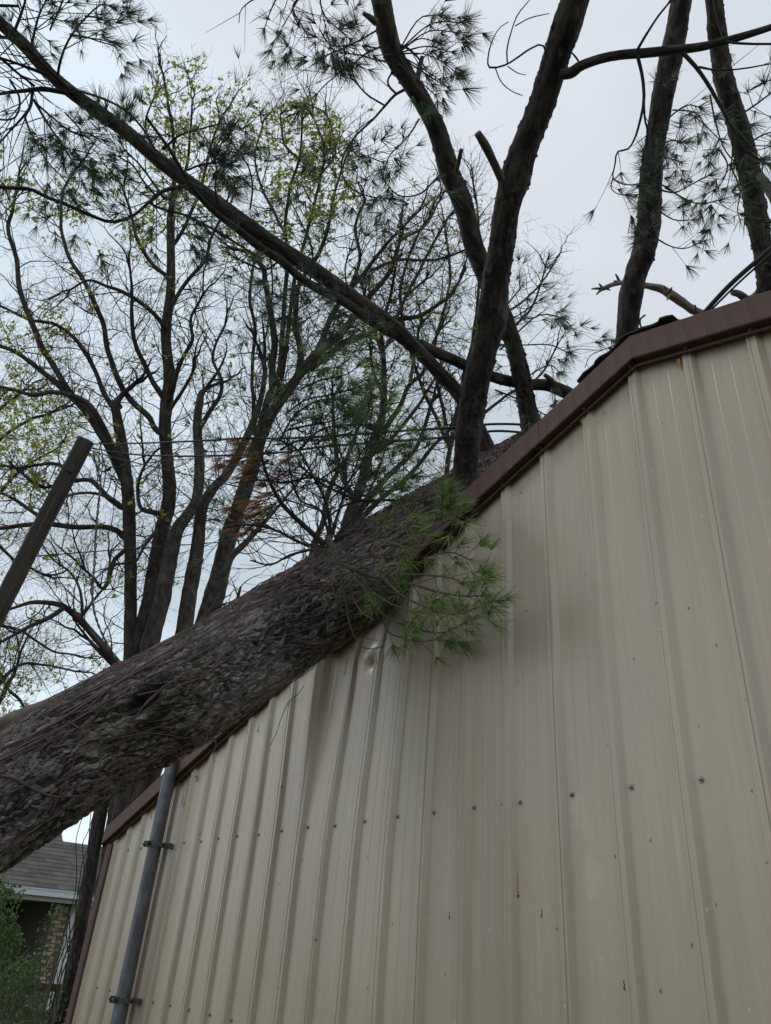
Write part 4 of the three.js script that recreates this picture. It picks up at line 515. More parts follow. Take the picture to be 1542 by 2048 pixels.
{
  const cab = (name, label, list, d, sides = 7) => { const P = list.map((q) => at(q[0], q[1], typeof q[3] === 'number' ? q[3] : d)), n = P.length * 10; return tag(new MB().tube(crv(P, n), smoothRad(list.map((q, i) => q[2] * d / F), n), sides).build(name, M.cable, scene), label, 'cable'); };
  cab('service_cable', 'thick black cable rising steeply from the roof edge at the right', [[1382, 655, 5, 5.6], [1400, 635, 5, 5.6], [1460, 570, 5, 5.5], [1542, 497, 5, 5.4], [1700, 350, 5, 5.2]], 5.5);
  cab('service_cable', 'thin black cable running alongside the thick cable above the roof', [[1386, 655, 2.2, 5.62], [1412, 630, 2.2, 5.62], [1475, 568, 2.2, 5.54], [1542, 508, 2.2, 5.44], [1700, 366, 2.2, 5.2]], 5.5);
  const p0 = at(1345, 661, 5.0), g = thing('wood_chunk', 'short grey piece of broken wood lying on the roof edge', 'wood piece', p0);
  const q = [at(1334, 662, 5.0), at(1340, 660, 5.02), at(1350, 661, 5.05), at(1362, 664, 5.1)]; new MB().tube(crv(q, 14), smoothRad([0.026, 0.030, 0.030, 0.024], 14), 9, { col: limbCol(7, 0.08, 0.2), bump: (s, a) => 0.007 * (fbm(s * 30, a * 2, 1, 2) - 0.5) }).build('log', M.bark, g, { recompute: true });
  const st = trace([[1338, 660, 3], [1336, 655, 3], [1339, 651, 2]], 5.0, 5.0, 0.01); new MB().tube(st.pts, st.rad, 6, { col: limbCol(9, 0.05, 0.1) }).build('stub', M.bark, g);
  // ridge cap piece, buckled
  const rc = thing('ridge_cap', 'dark buckled strip of ridge flashing lying over the gable peak', 'roof flashing', V(XR, YR + 0.2, ZW)), mm = new MB(), N = 22, row = (i, k) => { const t = i / N, x = mix(XR - 0.34, XR + 0.25, t); const y = rakeY(x) + 0.194 + [0.0, 0.012, 0.012][k] + 0.022 * Math.abs(Math.sin(t * 9)) * vnoise(t * 7, 3, 2) + (t > 0.9 ? 0.02 : 0); return V(x + 0.008 * Math.sin(i * 2.1), y, ZW + [0.082, 0.082, -0.5][k] + 0.006 * Math.sin(i * 1.3)); };
  for (let i = 0; i < N; i++) { mm.quad(row(i, 0), row(i + 1, 0), row(i + 1, 1), row(i, 1)); mm.quad(row(i, 1), row(i + 1, 1), row(i + 1, 2), row(i, 2)); mm.quad(row(i, 0), row(i + 1, 0), row(i + 1, 2).setY(row(i + 1, 0).y - 0.004), row(i, 2).setY(row(i, 0).y - 0.004)); }
  mm.build('flashing', std({ color: lin(0.022, 0.018, 0.017), roughness: 0.9 }), rc);
}

// ------------------------------------------------------------------ grey pipe strapped to the wall
{
  const zp = ZW + 0.115, a = atZ(345, 1545, zp), b = atZ(232, 2040, zp), xp = (a.x + b.x) / 2, R0 = 0.055;
  const g = thing('wall_pipe', 'grey galvanized pipe standing along the wall, fixed by two clamps', 'pipe', V(xp, 0, zp));
  const mat = std({ map: noiseTex(256, 512, (u, v) => { const n = fbm(u * 6, v * 26, 2, 4), w = worley(u * 14, v * 60, 3, 1), k = 0.42 + 0.22 * (n - 0.5) + 0.05 * (w[2] - 0.5); return [k * 0.98, k * 0.99, k * 1.03]; }, true), roughness: 0.5, metalness: 0.35 });
  const pts = []; for (let i = 0; i <= 10; i++) pts.push(V(xp, 0.02 + (a.y - 0.02 + 0.12) * i / 10, zp)); const pm = new MB().tube(pts, pts.map(() => R0), 40); for (let i = 0; i < pm.u.length; i += 2) { const uu = pm.u[i]; pm.u[i] = pm.u[i + 1] / 0.36; pm.u[i + 1] = uu / 3.4; } pm.build('pipe', mat, g);
  const cm = std({ color: lin(0.11, 0.11, 0.115), roughness: 0.55, metalness: 0.5 }), bm = std({ color: lin(0.03, 0.028, 0.026), roughness: 0.6, metalness: 0.6 });
  for (const [px, py] of [[308, 1690], [234, 1997]]) {
    const y = atZ(px, py, zp).y, m = new MB(), n = 22; for (const [r, dy] of [[0.0625, 0]]) for (let i = 0; i < n; i++) { const t0 = i / n * 6.283, t1 = (i + 1) / n * 6.283, q = (t, k, v) => V(xp + Math.cos(t) * k, y + v, zp + Math.sin(t) * k); m.quad(q(t0, r, -0.014), q(t1, r, -0.014), q(t1, r, 0.014), q(t0, r, 0.014)); m.quad(q(t0, r, 0.014), q(t1, r, 0.014), q(t1, R0, 0.014), q(t0, R0, 0.014)); m.quad(q(t0, r, -0.014), q(t1, r, -0.014), q(t1, R0, -0.014), q(t0, R0, -0.014)); }
    for (const sx of [-1, 1]) m.box(V(xp + sx * 0.035, y, zp + 0.064), V(1, 0, 0), V(0, 1, 0), V(0, 0, 1), 0.004, 0.022, 0.022);
    m.box(V(xp, y, zp + 0.066), V(1, 0, 0), V(0, 1, 0), V(0, 0, 1), 0.04, 0.005, 0.012); m.box(V(xp + 0.075, y, zp - 0.03), V(1, 0, 0), V(0, 1, 0), V(0, 0, 1), 0.018, 0.016, 0.035); m.box(V(xp + 0.06, y, zp - 0.085), V(1, 0, 0), V(0, 1, 0), V(0, 0, 1), 0.05, 0.018, 0.02);
    const c = m.build('clamp', cm, g);
    for (const [x0, x1, z] of [[-0.085, 0.055, 0.072], [0.03, 0.10, -0.035]]) { const bmm = new MB().tube([V(xp + x0, y, zp + z), V(xp + (x0 + x1) / 2, y, zp + z), V(xp + x1, y, zp + z)], [0.006, 0.006, 0.006], 8); for (const x of [x0 + 0.02, x1 - 0.012]) bmm.geo(new THREE.CylinderGeometry(0.012, 0.012, 0.011, 6).rotateZ(Math.PI / 2).translate(xp + x, y, zp + z)); bmm.build('bolt', bm, c); }
  }
}

// ------------------------------------------------------------------ utility pole and its wires
{
  const top = at(172, 880, 10), mid = at(0, 1215, 9.4), d = V().subVectors(mid, top).normalize(), foot = top.clone().addScaledVector(d, (top.y + 0.1) / -d.y);
  const g = thing('utility_pole', 'weathered wooden utility pole leaning left with its top end bare', 'utility pole', V(foot.x, 0, foot.z));
  const n = 60, pts = [], rd = []; for (let i = 0; i <= n; i++) { pts.push(foot.clone().lerp(top, i / n)); rd.push(mix(0.13, 0.108, i / n)); }
  const pc = (s, a) => { const gr = fbm(s * 1.2, Math.cos(a) * 9, Math.sin(a) * 9, 4), c = sm(0.35, 0.7, gr), k = 0.8 + 0.4 * vnoise(s * 6, Math.cos(a) * 30, Math.sin(a) * 30); return [mix(0.03, 0.078, c) * k, mix(0.024, 0.062, c) * k, mix(0.018, 0.048, c) * k]; };
  new MB().tube(crv(pts, 300), smoothRad(rd, 300), 56, { col: pc, bump: (s, a) => 0.010 * (fbm(s * 0.9, Math.cos(a) * 6, Math.sin(a) * 6, 3) - 0.5) - 0.012 * sm(0.72, 0.8, vnoise(s * 0.7, Math.cos(a) * 4 + 3, Math.sin(a) * 4)) }).build('post', M.bark, g, { recompute: true });
  const bk = V().subVectors(EYE, top).normalize(), sd = V().crossVectors(d, bk).normalize(); const c = top.clone().addScaledVector(d, 0.42).addScaledVector(bk, 0.13);
  new MB().box(c, sd, d, V().crossVectors(sd, d), 0.035, 0.055, 0.02).build('bracket', std({ color: lin(0.05, 0.055, 0.07), roughness: 0.5, metalness: 0.5 }), g);
  const k = at(58, 1113, 9.55); new MB().tube([k.clone().addScaledVector(bk, -0.15), k, k.clone().addScaledVector(bk, 0.06)], [0.02, 0.02, 0.015], 8).build('insulator', std({ color: lin(0.06, 0.05, 0.05), roughness: 0.4 }), g);
  const wire = (name, label, list, mat = M.cable, group, cat = 'wire') => { const P = list.map((q) => at(q[0], q[1], q[3])), nn = P.length * 10; return tag(new MB().tube(crv(P, nn), smoothRad(list.map((q) => q[2] * q[3] / F), nn), 5).build(name, mat, scene), label, cat, group); };
  wire('overhead_wire', 'upper of two thick black wires from the pole to the fallen pine', [[180, 888, 1.4, 10], [251, 887, 1.6, 9.6], [345, 884, 1.9, 9], [430, 880, 2.2, 8.6], [490, 876, 2.2, 8.2], [560, 877, 2.3, 8], [700, 869, 2.4, 7.6], [800, 862, 2.5, 7.3], [905, 855, 2.6, 7.1], [990, 848, 2.6, 7], [1070, 850, 2.6, 7]]);
  wire('overhead_wire', 'lower of two thick black wires from the pole to the fallen pine', [[182, 896, 1.4, 10], [261, 908, 1.8, 9.6], [345, 912, 2, 9], [450, 911, 2.2, 8.5], [560, 905, 2.3, 8], [640, 894, 2.4, 7.7], [740, 886, 2.5, 7.4], [905, 873, 2.6, 7.1], [990, 862, 2.6, 7], [1060, 866, 2.6, 6.9]]);
  wire('guy_wire', 'thin taut wire leaving the pole halfway up, running right', [[60, 1113, 1.3, 9.5], [190, 1103, 1.2, 9.8], [300, 1095, 1.1, 10], [420, 1086, 1, 10.4], [700, 1062, 1, 11]]);
  wire('thin_wire', 'slack thin wire dropping right from the pole top across the trees', [[180, 900, 1.2, 10], [217, 912, 1.2, 9.9], [300, 932, 1.2, 9.4], [400, 955, 1.3, 9], [520, 985, 1.4, 8.4], [640, 1020, 1.4, 7.8]]);
  const sp = wire('spliced_wire', 'short black wire with two fat splices hanging near the pole top', [[178, 905, 1, 10], [205, 944, 1.2, 9.9], [217, 938, 3.4, 9.9], [224, 934, 1.2, 9.9], [238, 934, 1.2, 9.9], [246, 931, 3.2, 9.9], [256, 934, 1, 9.9], [300, 925, 1, 9.6], [420, 915, 1, 9]]);
  // twisted service drop
  const SD = [[186, 905], [194, 935], [201, 962], [198, 1000], [194, 1040], [191, 1090], [188, 1140], [185, 1180], [188, 1220], [200, 1258], [222, 1300], [238, 1325], [260, 1360]].map((q) => at(q[0], q[1], 9)), cc = crv(SD, 260), sg = thing('service_drop', 'twisted grey service drop cable hanging down in front of the trees', 'cable', cc[260].clone());
  for (const ph of [0, 3.14]) new MB().tube(cc.map((p, i) => p.clone().add(V(Math.cos(i * 0.42 + ph), 0, Math.sin(i * 0.42 + ph)).multiplyScalar(0.009))), cc.map(() => 0.008), 6).build('strand', std({ color: ph ? lin(0.02, 0.02, 0.02) : lin(0.22, 0.22, 0.23), roughness: 0.5 }), sg);
}

// ------------------------------------------------------------------ bare spring trees behind
class Tree {
  constructor(name, label, base, seed, group) { this.g = thing(name, label, 'tree', base, group); this.R = rng(seed); this.tw = new MB(); this.lf = new MB(); this.seed = seed; }
  leafAt(px) { return 0; }
  stem(list, d0, d1, { name = 'branch', kids = 1, lenK = 1, lo = 0.026, hi = 0.07, from = 0.15, sides = 0, leaf = 0.3 } = {}) {
    const t = trace(list, d0, d1, name === 'trunk' ? 0.05 : 0.10), R = this.R, seed = this.seed + list[0][0];
    for (let i = 1; i < t.pts.length - 1; i++) { const a = Math.min(0.05, t.rad[i] * 0.6), wf = name === 'trunk' ? 0.05 : 0.3; t.pts[i].add(V(vnoise(i * wf, seed, 1) - 0.5, vnoise(i * wf, seed, 2) - 0.5, vnoise(i * wf, seed, 3) - 0.5).multiplyScalar(a * 1.4)); }
    new MB().tube(t.pts, t.rad, sides || (t.rad[0] > 0.08 ? 30 : t.rad[0] > 0.03 ? 10 : 7), { col: limbCol(seed % 37, lo, hi), bump: (s, a, i) => t.rad[i] * (0.24 * (fbm(s * 3, Math.cos(a) * 1.8, Math.sin(a) * 1.8 + seed, 3) - 0.5) + 0.16 * (vnoise(s * 9, Math.cos(a) * 7, Math.sin(a) * 7) - 0.5)) }).build(name, M.bark, this.g, { recompute: true });
    this.sprout(t, { kids, lenK, from, leaf }); return t;
  }
  sprout(t, { kids = 1, lenK = 1, from = 0.15, leaf = 0.3 } = {}) {
    const R = this.R, n = t.pts.length; let len = 0; for (let i = 1; i < n; i++) len += t.pts[i].distanceTo(t.pts[i - 1]);
    const cnt = Math.round(len * 6.4 * kids);
    for (let k = 0; k < cnt; k++) {
      const u = from + (1 - from) * (k + R()) / cnt, i = Math.min(n - 2, Math.max(1, Math.floor(u * n))), T = V().subVectors(t.pts[i + 1], t.pts[i]).normalize(), r = t.rad[i];
      const side = V(R() - 0.5, R() - 0.5, R() - 0.5).cross(T).normalize(), d = T.clone().multiplyScalar(0.55).addScaledVector(side, 0.95).normalize();
      this.grow(t.pts[i], d, (0.55 + 0.9 * R()) * lenK * (0.7 + 0.5 * (1 - u)), Math.min(r * 0.5, 0.011), 0, leaf);
    }
    const T = V().subVectors(t.pts[n - 1], t.pts[n - 2]).normalize(); for (let k = 0; k < 2; k++) this.grow(t.pts[n - 1], T.clone().add(V(R() - 0.5, R() - 0.3, R() - 0.5).multiplyScalar(0.5)).normalize(), 0.9 * lenK, t.rad[n - 1], 0, leaf);
  }
  grow(p, dir, L, r, lvl, leaf) {
    const R = this.R, st = [0.13, 0.085, 0.06][lvl], n = Math.max(3, Math.round(L / st)), pts = [p.clone()], rd = [Math.max(r, 0.0022)], d = dir.clone(); let zig = R() < 0.5 ? 1 : -1; const ax = V(R() - 0.5, R() - 0.5, R() - 0.5).normalize();
    for (let i = 1; i <= n; i++) {
      zig = -zig; d.addScaledVector(ax, zig * 0.30).add(V(R() - 0.5, R() - 0.5, R() - 0.5).multiplyScalar(0.62)); d.y += 0.06; d.normalize();
      pts.push(pts[i - 1].clone().addScaledVector(d, L / n)); rd.push(Math.max(0.0018, r * (1 - 0.76 * i / n)));
      if (lvl < 2 && i > 0 && R() < [0.72, 0.62][lvl]) { const s = V(R() - 0.5, R() - 0.5, R() - 0.5).cross(d).normalize(); this.grow(pts[i], d.clone().multiplyScalar(0.6).addScaledVector(s, 0.85).normalize(), L * (0.28 + 0.32 * R()), rd[i] * 0.62, lvl + 1, leaf); }
    }
    this.tw.tube(pts, rd, lvl === 0 ? 5 : 3, { cap: false });
    if (lvl > 0 && leaf && R() < (typeof leaf === 'function' ? leaf(pts[n]) : leaf)) this.leaves(pts[n], d);
  }
  leaves(p, d) { const R = this.R, k = 4 + Math.floor(R() * 5); for (let i = 0; i < k; i++) { const a = V(R() - 0.5, R() - 0.7, R() - 0.5).normalize(), b = V(R() - 0.5, R() - 0.5, R() - 0.5).cross(a).normalize(), L = 0.04 + 0.05 * R(), o = p.clone().addScaledVector(d, -0.12 * R()), c = o.clone().addScaledVector(a, L * 0.5), up = V().crossVectors(a, b).multiplyScalar(L * 0.14), v = 0.75 + 0.5 * R(), col = [v * (0.8 + 0.45 * R()), v, v * 0.9]; const l = c.clone().addScaledVector(b, L * 0.28).add(up), r = c.clone().addScaledVector(b, -L * 0.28).add(up), e = o.clone().addScaledVector(a, L); this.lf.tri(o, l, e, col); this.lf.tri(o, e, r, col); } }
  finish(mat = M.leaf) { const t = this.tw.build('twigs', M.farTwig, this.g); if (t) t.userData.kind = 'stuff'; const l = this.lf.build('leaves', mat, this.g); if (l) l.userData.kind = 'stuff'; }
}
M.leaf.vertexColors = true; M.shrubLeaf.vertexColors = true;
const invRot = ROT.clone().transpose(), toPx = (p) => { const q = p.clone().sub(EYE).applyMatrix4(invRot); return [CX - q.x / q.z * F, CY + q.y / q.z * F]; };
const leafZone = (zones, low) => (p) => { const [x, y] = toPx(p); let b = low; for (const [cx, cy, rx, ry, v] of zones) { const d = ((x - cx) / rx) ** 2 + ((y - cy) / ry) ** 2; if (d < 1) b = Math.max(b, v * (1 - d * d * 0.5)); } return b; };
{
  const z = leafZone([[400, 250, 140, 140, 0.4], [330, 350, 130, 110, 0.32], [610, 330, 100, 140, 0.55], [640, 380, 70, 70, 0.8], [120, 390, 130, 70, 0.6], [60, 900, 110, 120, 0.35], [280, 450, 50, 40, 0.6], [60, 650, 80, 60, 0.3], [560, 480, 120, 70, 0.3]], 0.035);
  const T = new Tree('bare_tree', 'tall many stemmed tree with grey trunks and few new leaves, behind the fallen pine', at(190, 1990, 11.5).setY(0), 101);
  const ext = (p, d, r) => p;
  const low = (l) => l;
  T.stem([[40, 2350, 20], [85, 2180, 18], [120, 2050, 16], [143, 1950, 15], [162, 1840, 13], [177, 1753, 13], [190, 1665, 13], [205, 1590, 13], [225, 1500, 12.5], [246, 1400, 12.5], [262, 1295, 12.5], [264, 1180, 12], [260, 1080, 12], [258, 1000, 12], [255, 960, 12], [247, 890, 11], [236, 835, 9], [232, 812, 8], [241, 795, 6]], 11.2, 12.5, { name: 'trunk', kids: 0.35, from: 0.55, lo: 0.028, hi: 0.075, leaf: z });
  T.stem([[70, 2350, 24], [120, 2150, 22], [155, 2050, 19], [180, 1950, 18], [200, 1850, 17], [212, 1760, 17], [232, 1640, 18], [247, 1540, 18], [262, 1420, 17], [278, 1295, 17], [295, 1225, 15], [308, 1150, 14], [325, 1060, 14], [336, 1000, 13], [336, 900, 12], [335, 825, 12], [340, 750, 11], [333, 690, 10], [332, 645, 10], [340, 575, 8.5], [340, 475, 8], [341, 435, 7], [347, 400, 5], [350, 340, 4], [346, 270, 3], [335, 200, 2.4], [325, 145, 2]], 10.9, 13.5, { name: 'trunk', kids: 0.7, from: 0.4, lo: 0.028, hi: 0.075, leaf: z });
  T.stem([[235, 1640, 12], [270, 1450, 16], [303, 1280, 17], [325, 1200, 16], [345, 1100, 15], [358, 1060, 13], [378, 1030, 11], [392, 1000, 10], [400, 925, 10], [396, 850, 9], [400, 805, 7.5], [404, 785, 6], [412, 778, 4]], 11.2, 12, { name: 'trunk', kids: 0.5, from: 0.35, lo: 0.028, hi: 0.075, leaf: z });
  T.stem([[255, 1620, 12], [320, 1420, 15], [362, 1270, 16], [380, 1175, 15], [395, 1090, 13], [405, 1010, 11], [425, 975, 9], [450, 950, 9], [480, 900, 8], [505, 850, 7], [520, 800, 6], [530, 740, 5]], 11.4, 12.4, { name: 'trunk', kids: 0.5, from: 0.35, lo: 0.028, hi: 0.075, leaf: z });
  T.stem([[270, 1640, 14], [360, 1400, 20], [415, 1235, 21], [440, 1150, 19], [460, 1070, 16], [476, 1020, 15], [500, 950, 15], [515, 890, 14], [540, 830, 11], [575, 775, 10], [620, 720, 9], [680, 665, 8], [730, 600, 6], [780, 540, 4], [800, 480, 3]], 11.6, 13.5, { name: 'trunk', kids: 0.7, from: 0.4, lo: 0.028, hi: 0.075, leaf: z });
  T.stem([[445, 1150, 8], [470, 1110, 7], [492, 1085, 6], [515, 1060, 5], [560, 1010, 3], [600, 960, 2.4]], 11.8, 12.5, { kids: 1, leaf: z });
  // arching branches to the left
  T.stem([[255, 1000, 8], [250, 970, 9], [232, 925, 9], [202, 870, 8.5], [172, 822, 8], [128, 782, 6.5], [78, 737, 5], [28, 702, 4], [-30, 685, 4]], 12.3, 13, { kids: 0.9, leaf: z });
  T.stem([[240, 930, 6], [205, 850, 6], [165, 800, 5.5], [110, 785, 4.5], [65, 790, 4], [25, 780, 3.4], [-20, 770, 3]], 12.3, 11.5, { kids: 1, leaf: z });
  T.stem([[172, 822, 6], [130, 770, 6], [100, 720, 6], [82, 695, 6], [60, 640, 5.5], [40, 575, 5], [35, 525, 4.4], [16, 455, 4], [26, 420, 3], [33, 380, 2.4], [38, 350, 2]], 12.6, 13.2, { kids: 0.9, leaf: z });
  T.stem([[240, 815, 6], [215, 800, 5], [190, 740, 4.5], [160, 690, 4], [110, 650, 3.6], [60, 640, 3], [0, 612, 2.6]], 12.5, 13.5, { kids: 1, leaf: z });
  T.stem([[325, 875, 6], [300, 840, 6], [262, 800, 6], [235, 760, 5.5], [215, 700, 5], [205, 640, 5], [170, 565, 4.4], [132, 500, 3.6], [123, 435, 3], [128, 380, 2.4], [150, 340, 2]], 12.4, 13.4, { kids: 0.9, leaf: z });
  T.stem([[330, 800, 6], [300, 750, 5], [270, 690, 4.4], [262, 640, 4], [265, 590, 3], [260, 540, 2.4]], 12.7, 12, { kids: 1, leaf: z }); T.stem([[333, 655, 5], [300, 620, 4.5], [255, 590, 4], [220, 575, 3.4], [180, 560, 2.6], [140, 580, 2]], 12.8, 12.6, { kids: 1, leaf: z });
  T.stem([[338, 560, 4], [300, 520, 4], [275, 480, 3.6], [262, 430, 3], [250, 390, 2.4]], 13, 12.8, { kids: 1, leaf: z }); T.stem([[340, 500, 4], [370, 450, 3.4], [400, 380, 3], [420, 300, 2.6], [440, 240, 2]], 13.2, 13.6, { kids: 1.1, leaf: z }); T.stem([[345, 400, 3.4], [370, 340, 3], [380, 270, 2.4], [385, 200, 1.8]], 13.5, 13.8, { kids: 1, leaf: z }); T.stem([[350, 340, 3], [310, 300, 2.6], [290, 250, 2], [310, 190, 1.8]], 13.5, 13.6, { kids: 1, leaf: z });
  T.stem([[338, 620, 4], [370, 570, 4], [410, 520, 3.4], [420, 480, 3], [440, 440, 2.6]], 12.8, 13, { kids: 1, leaf: z }); T.stem([[338, 800, 5], [365, 720, 4], [385, 680, 3.4], [380, 640, 3], [400, 600, 2.4]], 12.6, 12.2, { kids: 1, leaf: z });
  T.stem([[395, 860, 5], [420, 820, 4.4], [440, 790, 4], [445, 760, 3.6], [425, 720, 3], [430, 690, 2.6], [450, 650, 2.2]], 12, 12.4, { kids: 1.1, leaf: z }); T.stem([[340, 820, 4], [365, 780, 3.4], [384, 748, 3]], 12.4, 12.3, { kids: 0.1, leaf: 0 });
  // left hand horizontals
  T.stem([[252, 1075, 6], [235, 1062, 5.5], [210, 1053, 5], [150, 1054, 5], [95, 1048, 5], [40, 1052, 4.6], [0, 1058, 4], [-40, 1056, 4]], 12.3, 11.6, { kids: 1.1, leaf: z }); T.stem([[250, 1016, 6], [232, 1005, 6], [215, 993, 5.5], [195, 970, 5], [178, 960, 4.4], [150, 962, 4], [120, 968, 3.4], [90, 975, 3]], 12.3, 12, { kids: 1.1, leaf: z });
  T.stem([[250, 1100, 4.4], [232, 1115, 4.2], [225, 1128, 4], [218, 1160, 4], [205, 1178, 3.6], [190, 1160, 3], [170, 1140, 2.4]], 12.2, 12, { kids: 1, leaf: 0.03 }); T.stem([[150, 960, 4], [120, 930, 3.4], [80, 930, 3], [40, 935, 3], [0, 930, 2.6]], 12, 12.6, { kids: 1.2, leaf: z });
  T.stem([[95, 1046, 4], [60, 1020, 4], [30, 1000, 3.4], [0, 985, 3]], 11.9, 12.2, { kids: 1.2, leaf: z }); T.stem([[230, 1000, 3.4], [185, 985, 3], [140, 990, 2.6], [105, 1010, 2]], 12.2, 11.8, { kids: 1.2, leaf: z }); T.stem([[325, 1030, 5], [300, 1022, 5], [280, 1015, 4], [275, 975, 3.4], [290, 930, 3]], 12, 11.8, { kids: 1, leaf: z }); T.stem([[315, 1060, 4], [290, 1090, 3.4], [275, 1120, 2.6]], 12, 11.6, { kids: 1, leaf: z });
  // lower-left branch
  T.stem([[250, 1345, 9], [230, 1320, 9], [210, 1295, 8], [190, 1272, 7.5], [165, 1245, 7], [150, 1232, 6.5], [125, 1213, 5.5], [100, 1205, 4.6], [65, 1203, 4], [40, 1212, 3], [15, 1220, 2.6]], 11, 10.6, { kids: 0.7, leaf: 0.02 }); T.stem([[128, 1216, 5], [90, 1240, 4.4], [60, 1252, 4], [30, 1268, 3.4], [0, 1284, 3], [-30, 1290, 3]], 10.7, 10.4, { kids: 0.8, leaf: 0.02 }); T.stem([[232, 1335, 6], [210, 1315, 5], [190, 1295, 4], [178, 1280, 3]], 11, 10.8, { kids: 0.4, leaf: 0 });
  T.stem([[162, 1240, 3.4], [165, 1215, 3], [160, 1180, 2.6], [140, 1145, 2.2], [120, 1130, 2]], 10.7, 10.8, { kids: 1, leaf: 0.03 }); T.stem([[164, 1232, 3], [188, 1200, 2.6], [212, 1168, 2.4], [220, 1120, 2]], 10.7, 10.8, { kids: 1, leaf: 0.03 });
  // upright bundle right of centre
  for (const [l, k] of [[[[512, 900, 9], [522, 850, 8], [540, 790, 7], [545, 730, 7], [548, 680, 7], [540, 610, 6], [530, 560, 6], [522, 530, 5], [505, 510, 3.4], [480, 500, 2.6]], 0.8], [[[525, 860, 7], [535, 800, 6], [558, 740, 5.5], [565, 650, 5], [570, 580, 4.4], [575, 500, 4], [570, 450, 3.4], [580, 380, 3], [600, 310, 2.4], [605, 240, 2]], 0.9], [[[530, 850, 6], [560, 770, 5], [570, 700, 5], [580, 640, 4.4], [590, 560, 4], [610, 480, 3.4], [625, 420, 3], [640, 360, 2.6], [650, 300, 2], [625, 230, 1.8]], 1], [[[510, 870, 5], [506, 800, 4], [505, 740, 3.6], [510, 660, 3.4], [500, 600, 3], [505, 540, 2.6]], 0.8], [[[560, 790, 8], [590, 760, 8], [600, 700, 7], [590, 640, 6], [600, 570, 5], [640, 500, 4], [660, 440, 3.4], [670, 380, 2.6], [690, 320, 2]], 0.9], [[[600, 750, 8], [640, 700, 7], [660, 640, 6], [690, 590, 5], [740, 530, 4], [790, 470, 3], [830, 430, 2.4]], 0.9], [[[620, 740, 7], [680, 690, 6.5], [740, 665, 5.5], [790, 640, 5], [840, 630, 4.4], [890, 600, 3.4], [920, 560, 2.6]], 1], [[[572, 470, 3.4], [545, 420, 3], [520, 370, 2.4], [510, 310, 2], [525, 250, 1.8]], 1.1], [[[600, 320, 2.6], [570, 290, 2], [560, 230, 1.8]], 1.1], [[[640, 350, 2.4], [670, 310, 2], [660, 240, 1.8]], 1.2], [[[690, 600, 4], [720, 520, 3.4], [710, 450, 3], [730, 400, 2.4]], 1], [[[740, 540, 3.4], [800, 520, 3], [870, 520, 2.6], [930, 500, 2]], 1.1], [[[790, 640, 4], [830, 560, 3.4], [870, 480, 2.6], [900, 430, 2]], 1.1], [[[800, 480, 3], [850, 450, 2.6], [880, 400, 2]], 1]]) T.stem(l, 13, 13.8, { kids: k, leaf: z });
  T.finish();
  // ivy stems on the lower trunks
  const R = rng(3); for (let k = 0; k < 6; k++) { const P = []; let x = 0; for (let i = 0; i < 14; i++) { x += (R() - 0.5) * 26; const y = 2040 - i * 32; P.push(at(122 + (2040 - y) * 0.178 + (k - 5) * 5 + x * 0.6, y + R() * 10, 10.5 - 0.2 * R())); } new MB().tube(crv(P, 60), smoothRad([0.008 + 0.005 * R(), 0.005], 60), 5).build('vine', M.twig, T.g); T.sprout({ pts: crv(P, 30), rad: smoothRad([0.006, 0.004], 30) }, { kids: 0.07, lenK: 0.35, leaf: 0.15 }); }
}
{
  const z = leafZone([[760, 820, 60, 60, 0.3], [780, 950, 80, 60, 0.3]], 0.07);
  const T = new Tree('young_tree', 'slim forked tree with bare upright stems rising just behind the trunk of the fallen pine', at(640, 1500, 13).setY(0), 202);
  T.stem([[600, 1650, 12], [650, 1300, 12], [690, 1080, 12], [712, 1000, 11], [733, 915, 9], [752, 870, 8.5], [766, 835, 7.5], [770, 780, 6.5], [768, 740, 5.5], [766, 700, 5], [765, 650, 4], [780, 600, 3], [790, 540, 2.4]], 12.5, 13.5, { name: 'trunk', kids: 0.8, from: 0.5, leaf: z, lo: 0.028, hi: 0.075 });
  for (const [l, k] of [[[[740, 900, 6], [775, 850, 5.5], [800, 810, 5], [820, 770, 4.4], [850, 740, 3.6], [860, 700, 3], [880, 660, 2.4]], 1], [[[735, 915, 5], [780, 880, 4.4], [830, 820, 3.6], [850, 790, 3], [868, 760, 2.4]], 1], [[[690, 1080, 8], [735, 1000, 6], [790, 940, 5], [830, 900, 4.4], [850, 850, 4], [866, 797, 3.4]], 1], [[[700, 1060, 7], [760, 1000, 5], [820, 950, 4.4], [860, 900, 4], [890, 870, 3.4]], 1], [[[770, 800, 4], [745, 740, 3.4], [740, 690, 2.6]], 1], [[[768, 720, 4], [745, 650, 3.4], [730, 600, 2.6]], 1], [[[766, 700, 4], [800, 650, 3.4], [810, 600, 2.6], [850, 560, 2]], 1.1], [[[710, 1000, 6], [680, 940, 5], [670, 880, 4], [665, 800, 3]], 0.9], [[[820, 770, 4], [830, 700, 3], [840, 650, 2.6]], 1], [[[600, 1180, 8], [640, 1060, 6], [660, 980, 5], [700, 900, 4], [720, 850, 3]], 0.8]]) T.stem(l, 13, 13.8, { kids: k, leaf: z, lo: 0.028, hi: 0.075 });
  T.finish();
}
